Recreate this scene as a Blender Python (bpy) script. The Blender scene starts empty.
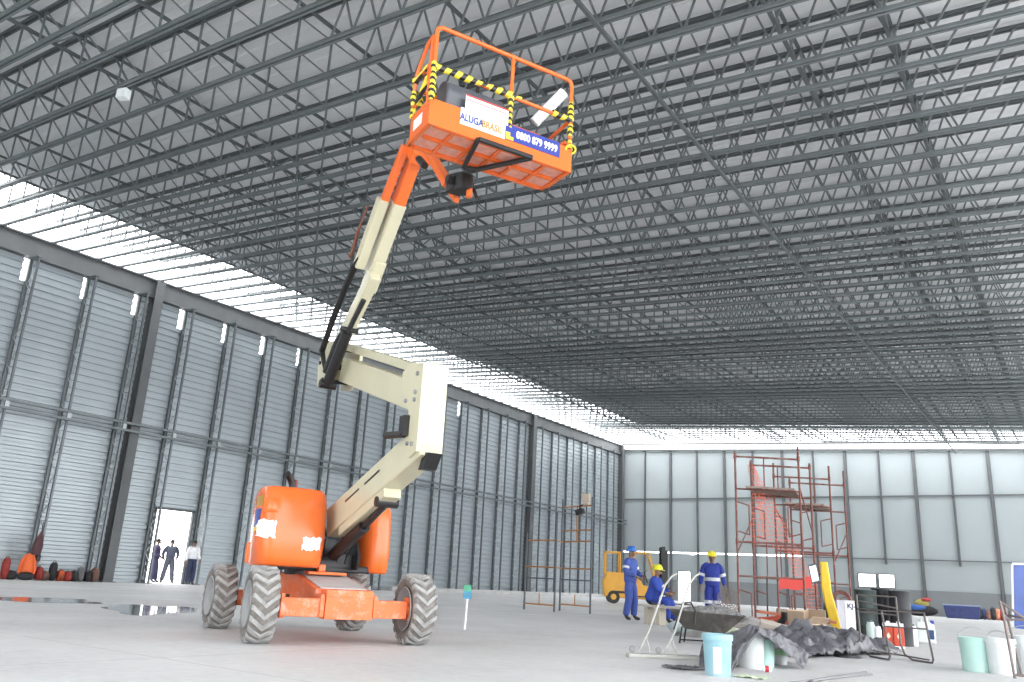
import bpy, bmesh, math, random
from mathutils import Vector, Matrix, Euler
R = math.radians
SC = bpy.context.scene
COL = SC.collection
rnd = random.Random(7)

# ------------------------------------------------------------------ materials
def mat(name, base, rough=0.6, metal=0.0, var=0.0, scale=6.0, bump=0.0, dirt=None, dirt_amt=0.45, spec=0.5, dscale=2.2):
    m = bpy.data.materials.new(name); m.use_nodes = True
    nt = m.node_tree; bs = nt.nodes['Principled BSDF']
    bs.inputs['Roughness'].default_value = rough
    bs.inputs['Metallic'].default_value = metal
    bs.inputs['Specular IOR Level'].default_value = spec
    col = (*base, 1)
    bs.inputs['Base Color'].default_value = col
    tc = nt.nodes.new('ShaderNodeTexCoord')
    out = None
    if var > 0:
        n = nt.nodes.new('ShaderNodeTexNoise'); n.inputs['Scale'].default_value = scale; n.inputs['Detail'].default_value = 5
        nt.links.new(tc.outputs['Object'], n.inputs['Vector'])
        r = nt.nodes.new('ShaderNodeValToRGB')
        r.color_ramp.elements[0].position = 0.3; r.color_ramp.elements[1].position = 0.72
        r.color_ramp.elements[0].color = tuple(c*(1-var) for c in base)+(1,)
        r.color_ramp.elements[1].color = tuple(min(1, c*(1+var*.6)) for c in base)+(1,)
        nt.links.new(n.outputs['Fac'], r.inputs['Fac']); out = r.outputs['Color']
    if dirt:
        n2 = nt.nodes.new('ShaderNodeTexNoise'); n2.inputs['Scale'].default_value = dscale; n2.inputs['Detail'].default_value = 8
        n2.inputs['Roughness'].default_value = .7
        nt.links.new(tc.outputs['Object'], n2.inputs['Vector'])
        r2 = nt.nodes.new('ShaderNodeValToRGB')
        r2.color_ramp.elements[0].position = 0.5; r2.color_ramp.elements[1].position = 0.75
        r2.color_ramp.elements[0].color = (0, 0, 0, 1); r2.color_ramp.elements[1].color = (dirt_amt,)*3+(1,)
        nt.links.new(n2.outputs['Fac'], r2.inputs['Fac'])
        mx = nt.nodes.new('ShaderNodeMix'); mx.data_type = 'RGBA'
        nt.links.new(r2.outputs['Color'], mx.inputs[0])
        mx.inputs[6].default_value = col; mx.inputs[7].default_value = (*dirt, 1)
        if out: nt.links.new(out, mx.inputs[6])
        out = mx.outputs[2]
    if out: nt.links.new(out, bs.inputs['Base Color'])
    if bump > 0:
        nb = nt.nodes.new('ShaderNodeTexNoise'); nb.inputs['Scale'].default_value = scale*3; nb.inputs['Detail'].default_value = 4
        nt.links.new(tc.outputs['Object'], nb.inputs['Vector'])
        b = nt.nodes.new('ShaderNodeBump'); b.inputs['Strength'].default_value = bump; b.inputs['Distance'].default_value = .02
        nt.links.new(nb.outputs['Fac'], b.inputs['Height']); nt.links.new(b.outputs['Normal'], bs.inputs['Normal'])
    return m

M = {}
def setup_mats():
    M['steel'] = mat('galvanised_steel', (.21, .235, .242), .42, .45, .15, 3)
    M['steel_dark'] = mat('dark_steel', (.12, .135, .14), .55, .3, .15, 3)
    M['steel_grey'] = mat('grey_painted_steel', (.12, .128, .133), .55, .2, .12, 2)
    M['post'] = mat('galvanised_post', (.17, .19, .2), .42, .55, .12, 3)
    M['post_light'] = mat('bright_galvanised_lacing', (.42, .45, .46), .35, .6, .12, 3)
    M['deck'] = mat('roof_deck', (.78, .79, .805), .55, .1, .08, .35)
    M['orange'] = mat('orange_paint', (.8, .155, .03), .3, 0, .06, 3, dirt=(.55, .33, .22), dirt_amt=.28)
    M['orange_clean'] = mat('orange_gloss_paint', (.8, .155, .03), .22, 0, .04, 2)
    M['orange_dusty'] = mat('dusty_orange_paint', (.82, .17, .05), .5, 0, .1, 5, dirt=(.72, .55, .48), dirt_amt=.65, dscale=6)
    M['cream'] = mat('cream_paint', (.575, .545, .385), .3, 0, .05, 2, dirt=(.5, .48, .4), dirt_amt=.3)
    M['black'] = mat('black_plastic', (.012, .012, .013), .45, 0, .2, 6)
    M['blackmetal'] = mat('black_metal', (.025, .026, .028), .4, .3, .2, 6)
    M['dgrey'] = mat('dark_grey_plastic', (.09, .1, .115), .4, 0, .1, 6)
    M['chrome'] = mat('chrome_rod', (.7, .7, .7), .15, 1)
    M['tyre'] = mat('dusty_tyre_rubber', (.36, .36, .355), .9, 0, .25, 12, bump=.2, dirt=(.2, .16, .13), dirt_amt=.5, dscale=5)
    M['tyre_side'] = mat('dusty_brown_sidewall', (.19, .175, .16), .9, 0, .3, 10, bump=.2, dirt=(.42, .41, .39), dirt_amt=.6)
    M['rim'] = mat('grey_rim_paint', (.3, .31, .315), .5, .2, .1, 8, dirt=(.3, .25, .2), dirt_amt=.5)
    M['white'] = mat('white_sheet', (.85, .86, .87), .5, 0, .04, 5)
    M['whiteplastic'] = mat('white_plastic', (.8, .84, .85), .4, 0, .05, 5)
    M['bluesign'] = mat('blue_sign', (.03, .05, .3), .35, 0, .08, 5)
    M['yellow'] = mat('yellow_plastic', (.8, .52, .02), .4, 0, .08, 5)
    M['tape_y'] = mat('yellow_tape', (.82, .68, .05), .4, 0, .05, 9)
    M['lettering'] = mat('lettering_white', (.9, .9, .9), .5)
    M['lettering_d'] = mat('lettering_navy', (.03, .04, .12), .5)
    M['lettering_o'] = mat('lettering_ochre', (.4, .24, .04), .5)

# ------------------------------------------------------------------ mesh builder
class MB:
    def __init__(s): s.bm = bmesh.new()
    def _faces(s, vs, quads):
        for q in quads:
            try: s.bm.faces.new([vs[i] for i in q])
            except ValueError: pass
    def hexa(s, pts):                      # 8 points: bottom 4 ccw, top 4 ccw
        v = [s.bm.verts.new(p) for p in pts]
        s._faces(v, [(3,2,1,0),(4,5,6,7),(0,1,5,4),(1,2,6,5),(2,3,7,6),(3,0,4,7)])
        return s
    def box(s, a, b, m=None):
        (x0,y0,z0),(x1,y1,z1) = [tuple(map(min, zip(a,b))), tuple(map(max, zip(a,b)))]
        p = [Vector(q) for q in ((x0,y0,z0),(x1,y0,z0),(x1,y1,z0),(x0,y1,z0),(x0,y0,z1),(x1,y0,z1),(x1,y1,z1),(x0,y1,z1))]
        if m: p = [m @ q for q in p]
        return s.hexa(p)
    def bar(s, a, b, w, h, up=(0,0,1), off=0.0):   # rectangular bar from a to b
        a, b = Vector(a), Vector(b); d = (b-a).normalized(); up = Vector(up)
        x = d.cross(up)
        if x.length < 1e-5: x = d.cross(Vector((1,0,0)))
        x.normalize(); y = x.cross(d).normalized()
        o = x*off
        c = [x*(-w/2)-y*(h/2), x*(w/2)-y*(h/2), x*(w/2)+y*(h/2), x*(-w/2)+y*(h/2)]
        p = [a+o+q for q in c]+[b+o+q for q in c]
        v = [s.bm.verts.new(q) for q in p]
        s._faces(v, [(0,1,2,3),(7,6,5,4),(0,4,5,1),(1,5,6,2),(2,6,7,3),(3,7,4,0)])
        return s
    def tube(s, pts, r, n=8, cap=True):
        pts = [Vector(p) for p in pts]; rings = []
        rr = r if isinstance(r, (list, tuple)) else [r]*len(pts)
        prev = None
        for i, p in enumerate(pts):
            if i == 0: d = pts[1]-pts[0]
            elif i == len(pts)-1: d = pts[-1]-pts[-2]
            else: d = (pts[i+1]-p).normalized()+(p-pts[i-1]).normalized()
            if d.length < 1e-9: d = Vector((0,0,1))
            d.normalize()
            if prev is None:
                x = d.orthogonal().normalized()
            else:
                x = prev-d*prev.dot(d)
                x = x.normalized() if x.length > 1e-6 else d.orthogonal().normalized()
            prev = x; y = d.cross(x)
            rings.append([s.bm.verts.new(p+(x*math.cos(2*math.pi*k/n)+y*math.sin(2*math.pi*k/n))*rr[i]) for k in range(n)])
        for a, b in zip(rings, rings[1:]):
            for k in range(n):
                s.bm.faces.new((a[k], a[(k+1)%n], b[(k+1)%n], b[k]))
        if cap:
            s.bm.faces.new(rings[0][::-1]); s.bm.faces.new(rings[-1])
        return s
    def lathe(s, prof, n=24, m=None, closed=False):     # prof (r, z) about z
        rings = []
        for r, z in prof:
            if r < 1e-6:
                p = Vector((0,0,z)); rings.append([s.bm.verts.new(m@p if m else p)])
            else:
                ring = []
                for k in range(n):
                    p = Vector((r*math.cos(2*math.pi*k/n), r*math.sin(2*math.pi*k/n), z))
                    ring.append(s.bm.verts.new(m@p if m else p))
                rings.append(ring)
        seq = list(zip(rings, rings[1:]))
        if closed: seq.append((rings[-1], rings[0]))
        for a, b in seq:
            for k in range(n):
                k2 = (k+1)%n
                if len(a) == 1 and len(b) == 1: continue
                if len(a) == 1: f = (a[0], b[k2], b[k])
                elif len(b) == 1: f = (a[k], a[k2], b[0])
                else: f = (a[k], a[k2], b[k2], b[k])
                try: s.bm.faces.new(f)
                except ValueError: pass
        return s
    def prism(s, poly, vec, m=None):       # poly: 3d points, extruded by vec
        vec = Vector(vec)
        a = [Vector(p) for p in poly]; b = [p+vec for p in a]
        if m: a = [m@p for p in a]; b = [m@p for p in b]
        va = [s.bm.verts.new(p) for p in a]; vb = [s.bm.verts.new(p) for p in b]
        s.bm.faces.new(va[::-1]); s.bm.faces.new(vb)
        n = len(va)
        for k in range(n): s.bm.faces.new((va[k], va[(k+1)%n], vb[(k+1)%n], vb[k]))
        return s
    def sphere(s, c, r, sc=(1,1,1), u=14, v=9, m=None):
        mm = Matrix.Translation(c) @ Matrix.Diagonal((sc[0]*r, sc[1]*r, sc[2]*r, 1))
        if m: mm = m @ mm
        bmesh.ops.create_uvsphere(s.bm, u_segments=u, v_segments=v, radius=1, matrix=mm)
        return s
    def grid(s, fn, nu, nv, thick=0.0):    # surface fn(u,v) 0..1, optional solid thickness along normal (down)
        vs = [[s.bm.verts.new(fn(i/nu, j/nv)) for j in range(nv+1)] for i in range(nu+1)]
        for i in range(nu):
            for j in range(nv):
                s.bm.faces.new((vs[i][j], vs[i+1][j], vs[i+1][j+1], vs[i][j+1]))
        if thick:
            fs = s.bm.faces[:]
            s.bm.normal_update()
            bmesh.ops.solidify(s.bm, geom=fs, thickness=thick)
        return s
    def build(s, name, material, parent=None, smooth=False, bevel=0.0, recalc=True, seg=2, angle=40):
        if recalc: bmesh.ops.recalc_face_normals(s.bm, faces=s.bm.faces[:])
        me = bpy.data.meshes.new(name); s.bm.to_mesh(me); s.bm.free()
        if isinstance(material, (list, tuple)):
            for q in material: me.materials.append(q)
        elif material: me.materials.append(material)
        o = bpy.data.objects.new(name, me); COL.objects.link(o)
        if parent: o.parent = parent
        if smooth:
            for p in me.polygons: p.use_smooth = True
            me.set_sharp_from_angle(angle=R(angle))
        if bevel:
            b = o.modifiers.new('bevel', 'BEVEL'); b.width = bevel; b.segments = seg; b.limit_method = 'ANGLE'; b.angle_limit = R(35)
        return o

def tag(o, label=None, cat=None, group=None, kind=None):
    if label: o['label'] = label
    if cat: o['category'] = cat
    if group: o['group'] = group
    if kind: o['kind'] = kind
    return o
def empty(name, loc, rz=0.0, label=None, cat=None, group=None):
    o = bpy.data.objects.new(name, None); COL.objects.link(o)
    o.location = loc; o.rotation_euler = (0, 0, rz); o.empty_display_size = .2
    return tag(o, label, cat, group)
def children(o): return [c for c in bpy.data.objects if c.parent == o]
def copy_tree(o, parent=None, **kw):
    c = o.copy(); COL.objects.link(c)
    if parent: c.parent = parent
    for ch in children(o): copy_tree(ch, c)
    for k, v in kw.items(): c[k] = v
    return c
def text(name, body, size, material, parent, mtx, extrude=.001, width=None):
    cu = bpy.data.curves.new(name, 'FONT'); cu.body = body; cu.size = size; cu.extrude = extrude
    cu.align_x = 'CENTER'; cu.align_y = 'CENTER'; cu.offset = size*.03; cu.resolution_u = 3
    if width: cu.text_boxes[0].width = 0
    t = bpy.data.objects.new(name, cu); COL.objects.link(t)
    dg = bpy.context.evaluated_depsgraph_get()
    me = bpy.data.meshes.new_from_object(t.evaluated_get(dg)); me.name = name
    bpy.data.objects.remove(t); bpy.data.curves.remove(cu)
    me.materials.clear(); me.materials.append(material)
    o = bpy.data.objects.new(name, me); COL.objects.link(o)
    o.parent = parent; o.matrix_local = mtx
    return o
def frame_mtx(o, x, z):                    # matrix with text x-axis = x, normal = z
    x = Vector(x).normalized(); z = Vector(z).normalized(); y = z.cross(x).normalized()
    m = Matrix((x, y, z)).transposed().to_4x4(); m.translation = Vector(o)
    return m

# ------------------------------------------------------------------ camera
CAM = Vector((0, 0, .8)); FPX = 817.66
def make_camera():
    yaw, pit, rol = -.6057, .2851, .0525
    cy, sy, cp, sp, cr, sr = math.cos(yaw), math.sin(yaw), math.cos(pit), math.sin(pit), math.cos(rol), math.sin(rol)
    F = Vector((sy*cp, cy*cp, sp)); Rt = Vector((cy, -sy, 0)); U = Rt.cross(F)
    r = cr*Rt+sr*U; u = -sr*Rt+cr*U
    cd = bpy.data.cameras.new('camera'); cam = bpy.data.objects.new('camera', cd); COL.objects.link(cam)
    m = Matrix((r, u, -F)).transposed().to_4x4(); m.translation = CAM
    cam.matrix_world = m
    cd.sensor_width = 36; cd.lens = FPX*36/1024; cd.clip_end = 500; cd.clip_start = .05
    SC.camera = cam
XL, H, SL, YF = -30.46, 11.944, -.065, 60.63
XR = 10.0
PY0, PSP = 12.944, 2.1487
FSP = 2.1849
JY0, JSP = 11.7212, .8852
def roofz(x): return H+SL*(x-XL)

def struct(o, label, cat): return tag(o, label, cat, kind='structure')

def floor_mat():
    m = bpy.data.materials.new('power_floated_concrete'); m.use_nodes = True
    nt = m.node_tree; bs = nt.nodes['Principled BSDF']
    tc = nt.nodes.new('ShaderNodeTexCoord')
    n = nt.nodes.new('ShaderNodeTexNoise'); n.inputs['Scale'].default_value = .35; n.inputs['Detail'].default_value = 8; n.inputs['Roughness'].default_value = .65
    nt.links.new(tc.outputs['Object'], n.inputs['Vector'])
    r = nt.nodes.new('ShaderNodeValToRGB')
    r.color_ramp.elements[0].position = .3; r.color_ramp.elements[0].color = (.53, .54, .54, 1)
    r.color_ramp.elements[1].position = .7; r.color_ramp.elements[1].color = (.66, .67, .67, 1)
    nt.links.new(n.outputs['Fac'], r.inputs['Fac'])
    # fine specks
    n2 = nt.nodes.new('ShaderNodeTexNoise'); n2.inputs['Scale'].default_value = 9; n2.inputs['Detail'].default_value = 6
    nt.links.new(tc.outputs['Object'], n2.inputs['Vector'])
    mx = nt.nodes.new('ShaderNodeMix'); mx.data_type = 'RGBA'; mx.blend_type = 'OVERLAY'; mx.inputs[0].default_value = .35
    nt.links.new(r.outputs['Color'], mx.inputs[6]); nt.links.new(n2.outputs['Color'], mx.inputs[7])
    hs = nt.nodes.new('ShaderNodeHueSaturation'); hs.inputs['Saturation'].default_value = .15
    nt.links.new(mx.outputs[2], hs.inputs['Color'])
    # sawn joints every ~6 m
    br = nt.nodes.new('ShaderNodeTexBrick'); br.offset = 0
    br.inputs['Scale'].default_value = 1; br.inputs['Brick Width'].default_value = 6.2; br.inputs['Row Height'].default_value = 6.2
    br.inputs['Mortar Size'].default_value = .014; br.inputs['Mortar Smooth'].default_value = .2
    mp = nt.nodes.new('ShaderNodeMapping'); mp.inputs['Location'].default_value = (0.6, 1.55, 0)
    nt.links.new(tc.outputs['Object'], mp.inputs['Vector']); nt.links.new(mp.outputs['Vector'], br.inputs['Vector'])
    mj = nt.nodes.new('ShaderNodeMix'); mj.data_type = 'RGBA'
    ml = nt.nodes.new('ShaderNodeMath'); ml.operation = 'MULTIPLY'; ml.inputs[1].default_value = .45
    nt.links.new(br.outputs['Fac'], ml.inputs[0]); nt.links.new(ml.outputs[0], mj.inputs[0])
    nt.links.new(hs.outputs['Color'], mj.inputs[6]); mj.inputs[7].default_value = (.3, .3, .3, 1)
    nt.links.new(mj.outputs[2], bs.inputs['Base Color'])
    n3 = nt.nodes.new('ShaderNodeTexNoise'); n3.inputs['Scale'].default_value = .8; n3.inputs['Detail'].default_value = 5
    nt.links.new(tc.outputs['Object'], n3.inputs['Vector'])
    r3 = nt.nodes.new('ShaderNodeMapRange'); r3.inputs['From Min'].default_value = .35; r3.inputs['From Max'].default_value = .65
    r3.inputs['To Min'].default_value = .42; r3.inputs['To Max'].default_value = .75
    nt.links.new(n3.outputs['Fac'], r3.inputs['Value']); nt.links.new(r3.outputs['Result'], bs.inputs['Roughness'])
    b = nt.nodes.new('ShaderNodeBump'); b.inputs['Strength'].default_value = .06; b.inputs['Distance'].default_value = .02
    nt.links.new(n2.outputs['Fac'], b.inputs['Height']); nt.links.new(b.outputs['Normal'], bs.inputs['Normal'])
    return m

def corrugated(mb, y0, y1, z0, z1, x):
    pitch, d = .27, .06
    prof = []
    z = z0
    k = math.floor(z0/pitch)
    zs = []
    base = k*pitch
    while base < z1:
        for fz, fx in ((0, 0), (.42, 0), (.5, 1), (.92, 1)):
            zz = base+fz*pitch
            if z0 < zz < z1: zs.append((zz, fx*d))
        base += pitch
    zs = [(z0, 0)]+zs+[(z1, 0)]
    va = [mb.bm.verts.new((x+dx, y0, zz)) for zz, dx in zs]; vb = [mb.bm.verts.new((x+dx, y1, zz)) for zz, dx in zs]
    wa = [mb.bm.verts.new((x+dx-.02, y0, zz)) for zz, dx in zs]; wb = [mb.bm.verts.new((x+dx-.02, y1, zz)) for zz, dx in zs]
    for i in range(len(zs)-1):
        mb.bm.faces.new((va[i], vb[i], vb[i+1], va[i+1])); mb.bm.faces.new((wa[i+1], wb[i+1], wb[i], wa[i]))
        mb.bm.faces.new((va[i], va[i+1], wa[i+1], wa[i])); mb.bm.faces.new((vb[i+1], vb[i], wb[i], wb[i+1]))
    mb.bm.faces.new((va[0], wa[0], wb[0], vb[0])); mb.bm.faces.new((va[-1], vb[-1], wb[-1], wa[-1]))

def setting():
    fm = floor_mat()
    mb = MB(); mb.box((-60, -25, -.3), (45, 90, 0))
    struct(mb.build('floor', fm), 'pale dusty concrete floor of the hall', 'floor')
    # wet patch: a thin sheet of water on the slab
    wm = mat('wet_concrete', (.2, .205, .21), .06, 0, .25, 1.2)
    def wet(u, v):
        return Vector((0, 0, 0))
    rr = random.Random(3)
    def puddle(cx, cy, rx, ry, rot, name, label):
        mb = MB(); ring = []
        for k in range(40):
            a = 2*math.pi*k/40
            q = 1+.18*math.sin(3*a+cx)+.12*math.sin(5*a+1.3*cy)+rr.uniform(-.05, .05)
            x, y = rx*q*math.cos(a), ry*q*math.sin(a)
            ring.append((cx+x*math.cos(rot)-y*math.sin(rot), cy+x*math.sin(rot)+y*math.cos(rot), 0.001))
        mb.prism(ring, (0, 0, .004))
        tag(mb.build(name, wm), label, 'puddle')
    puddle(*gp(150, 14.4).xy, 1.5, .75, R(145), 'puddle', 'bright wet puddle on the floor left of the lift, in front of the doorway')
    puddle(*gp(35, 15.5).xy, 1.0, 1.1, R(145), 'puddle', 'thin dull wet streak on the floor at the left edge, before the puddle')
    # left wall of corrugated sheet in bays
    cm = mat('ribbed_aluminium_sheet', (.39, .435, .46), .4, .4, .07, .9)
    mb = MB()
    edges = [-14]+[PY0+PSP*i for i in range(-4, 23)]+[YF]
    for a, b in zip(edges, edges[1:]):
        i = round((a-PY0)/PSP)
        gap = (.13+.1*((i*37)%5)/4) if -1 <= i < 12 else 0
        top = H-.2
        if i == 3:                               # the doorway bay
            ya, yb = a+.22, b-.2
            corrugated(mb, a, ya, 0, 2.85, XL); corrugated(mb, yb, b, 0, 2.85, XL); z0 = 2.85
        else: z0 = 0
        if gap:
            corrugated(mb, a, b, z0, top-1.45, XL); corrugated(mb, a, b-gap, top-1.45, top-.62, XL); corrugated(mb, a, b, top-.62, top, XL)
        else: corrugated(mb, a, b, z0, top, XL)
    struct(mb.build('wall_left', cm), 'ribbed silver metal cladding of the long left wall', 'wall')
    # eave beam
    mb = MB()
    mb.box((XL+.06, -14, H-.78), (XL+.14, YF, H-.02)); mb.box((XL, -14, H-.8), (XL+.3, YF, H-.74)); mb.box((XL, -14, H-.06), (XL+.3, YF, H))
    struct(mb.build('trim_1', M['steel_grey']), 'deep grey steel eave beam along the top of the left wall', 'beam')
    # kerb at the foot of the far half of the left wall
    km = mat('kerb_concrete', (.5, .5, .49), .85, 0, .15, 1.5)
    mb = MB(); mb.box((XL+.02, 33, 0), (XL+.95, YF-.2, .2))
    struct(mb.build('trim_2', km, bevel=.02), 'low concrete kerb along the foot of the left wall', 'kerb')
    # far wall
    pm = mat('far_wall_panel', (.335, .375, .385), .5, 0, .05, .35)
    mb = MB()
    def wbox(x0, x1, z0, z1):
        # top follows the roof fall
        mb.hexa([(x0, YF, z0), (x1, YF, z0), (x1, YF+.12, z0), (x0, YF+.12, z0), (x0, YF, z1(x0) if callable(z1) else z1), (x1, YF, z1(x1) if callable(z1) else z1), (x1, YF+.12, z1(x1) if callable(z1) else z1), (x0, YF+.12, z1(x0) if callable(z1) else z1)])
    top = lambda x: roofz(x)-.32+.022*(x-XL)
    # bands: 0..2.0 (plinth height), to 3.45, slit 3.45..3.55, above
    wbox(XL, 30, 3.56, top)
    wbox(XL, -24.55, 2.15, 3.45); wbox(-24.55, -24.2, 2.2, 3.38); wbox(-24.2, 30, 2.46, 3.45); wbox(-24.2, -12.62, 2.2, 2.46)
    wbox(-16.2, 30, 3.45, 3.56); wbox(XL, -30.2, 3.45, 3.56)
    wbox(XL, -25.55, 1.4, 2.15); wbox(-24.55, -12.62, 1.62, 2.2); wbox(-24.55, 30, 1.4, 1.62)
    wbox(-11.5, -11.34, 1.62, 2.46); wbox(-10.35, 30, 1.62, 2.46)
    struct(mb.build('wall_back', pm), 'smooth pale grey panelled far end wall', 'wall')
    gm = mat('grey_plinth', (.2, .215, .225), .7, 0, .08, .8)
    mb = MB()
    for x0, x1, z1 in ((XL, -25.55, 1.5), (-24.55, 30, 1.55)):
        mb.box((x0, YF-.06, .0), (x1, YF+.12, z1))
    struct(mb.build('baseboard_back', gm), 'darker grey band along the foot of the far wall', 'plinth')
    mb = MB(); mb.box((XL, -14.2, 0), (-16, -14, H-.3)); mb.box((2, -14.2, 0), (XR, -14, H-2.2)); mb.box((-16, -14.2, 7.5), (2, -14, H-1.8))  # unseen wall added to block light from behind; its gap lets frontal fill in
    struct(mb.build('wall_front_unseen', pm), 'unseen pale grey wall added at the near end of the hall to shape the light', 'wall')
    # left door jambs and far openings frames
    mb = MB()
    y0, y1 = PY0+3*PSP+.22, PY0+4*PSP-.2
    for y in (y0, y1): mb.box((XL-.05, y-.04, 0), (XL+.08, y+.04, 2.89))
    mb.box((XL-.05, y0-.04, 2.85), (XL+.08, y1+.04, 2.93))
    struct(mb.build('door_1', M['steel_grey']), 'bright open doorway in the left wall with people in it', 'doorway')
    mb = MB()
    for x in (-25.56, -24.54): mb.box((x-.03, YF-.02, 0), (x+.03, YF+.12, 2.15))
    mb.box((-25.6, YF-.02, 2.13), (-24.5, YF+.12, 2.19))
    struct(mb.build('door_2', M['steel_grey']), 'small bright doorway at the foot of the far wall', 'doorway')
    for k, (x0, x1) in enumerate(((-12.62, -11.5), (-11.34, -10.35))):
        mb = MB()
        for x in (x0, x1): mb.box((x-.03, YF-.08, 1.6), (x+.03, YF+.08, 2.48))
        for z in (1.61, 2.47): mb.box((x0, YF-.08, z-.03), (x1, YF+.08, z+.03))
        struct(mb.build('window_%d' % (k+1), M['steel_grey']), ('left' if k == 0 else 'right')+' one of two small bright square openings low in the far wall', 'window')
    # far wall posts and rails
    def fp(x, w, z0, name='wall_stud'):
        z1 = roofz(x)-.3+.022*(x-XL)
        mb = MB(); mb.box((-w/2, -.14, z0), (w/2, -.02, z1)); mb.box((-w/2-.03, -.04, z0), (w/2+.03, 0, z1))
        o = mb.build(name, M['steel_grey']); o.location = (x, YF-.02, 0)
        return o
    for i in range(1, 16):
        x = XL+FSP*i
        heavy = i % 2 == 0
        o = fp(x, .15 if heavy else .075, 0 if heavy or i < 6 else (3.1 if i > 8 else .0))
        tag(o, 'thick dark steel stud standing full height against the pale far wall' if heavy else 'thin dark steel stud against the pale far wall between two thicker ones', 'wall stud',
            'thick studs of the far wall' if heavy else 'thin studs of the far wall')
    mb = MB(); mb.box((XL+.3, YF-.11, 7.53), (20, YF-.03, 7.62))
    tag(mb.build('wall_rail', M['steel_grey']), 'long horizontal steel rail across the middle of the far wall', 'rail')
    mb = MB(); mb.box((-16.2, YF-.1, 3.42), (20, YF-.03, 3.48))
    tag(mb.build('wall_rail', M['steel_grey']), 'thin lower horizontal rail on the right part of the far wall', 'rail')
    for dz, lab in ((-.36, 'lower grey steel beam running along the top edge of the far wall'), (.12, 'upper grey steel beam in the bright gap above the far wall')):
        mb = MB(); x0, x1 = XL+.2, 20
        mb.bar((x0, YF-.2, roofz(x0)+dz), (x1, YF-.2, roofz(x1)+dz+.022*(x1-x0)), .14, .14)
        tag(mb.build('eave_beam', M['steel_grey']), lab, 'beam')
    # left wall lattice posts
    proto = empty('lattice_post', (0, 0, 0), 0, 'galvanised lattice post standing against the ribbed left wall', 'lattice post', 'lattice posts of the left wall')
    hp = H-.82
    mb = MB(); mb.box((.05, -.06, 0), (.11, .06, hp)); mb.box((.05, -.06, 0), (.16, -.045, hp)); mb.box((.05, .045, 0), (.16, .06, hp)); mb.build('inner_chord', M['post'], proto)
    mb = MB(); mb.box((.66, -.035, 0), (.7, .035, hp)); mb.box((.62, -.035, 0), (.7, -.025, hp)); mb.box((.62, .025, 0), (.7, .035, hp)); mb.build('outer_chord', M['post'], proto)
    mb = MB(); z = .15; k = 0
    while z+.5 < hp:
        a, b = (.12, .65) if k % 2 == 0 else (.65, .12)
        mb.bar((a, 0, z), (b, 0, z+.5), .024, .024, (0, 1, 0)); z += .5; k += 1
    mb.build('lacing', M['post_light'], proto)
    mb = MB(); mb.box((.03, -.11, 0), (.73, .11, .03)); mb.build('end_plate', M['post'], proto)
    mb = MB(); mb.box((.03, -.1, hp-.03), (.73, .1, hp)); mb.build('end_plate', M['post'], proto)
    first = True
    for i in range(-3, 22):
        o = proto if first else copy_tree(proto); first = False
        o.location = (XL+.02, PY0+PSP*i, 0)
    # columns
    for y, lab in ((17.88, 'heavy grey steel column by the left wall, just left of the bright doorway'), (46.7, 'heavy grey steel column by the far half of the left wall'), (60.2, 'grey steel column in the far left corner of the hall')):
        c = empty('steel_column', (XL+.25, y, 0), 0, lab, 'column')
        mb = MB(); mb.box((-.2, -.012, 0), (.2, .012, H-.05)); mb.build('web', M['steel_grey'], c)
        for x in (-.2, .2):
            mb = MB(); mb.box((x-.015, -.19, 0), (x+.015, .19, H-.05)); mb.build('flange', M['steel_grey'], c)
        mb = MB(); mb.box((-.3, -.28, .2 if y > 30 else 0), (.3, .28, .23 if y > 30 else .03)); mb.build('base_plate', M['steel_grey'], c)
    # girt: double rail
    g = empty('wall_girt', (XL+.76, 0, 5.72), 0, 'double horizontal steel rail running along the middle of the left wall', 'rail')
    for dz in (-.14, .14):
        mb = MB(); mb.box((-.04, -2, dz-.045), (.04, YF-.5, dz+.045)); mb.box((-.04, -2, dz-.045), (.07, YF-.5, dz-.03)); mb.build('rail', M['post'], g)
    for i in range(-3, 22):
        mb = MB(); mb.box((-.03, PY0+PSP*i-.07, -.1), (.03, PY0+PSP*i+.07, .1)); mb.build('bracket', M['post_light'], g)
    roof()

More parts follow.
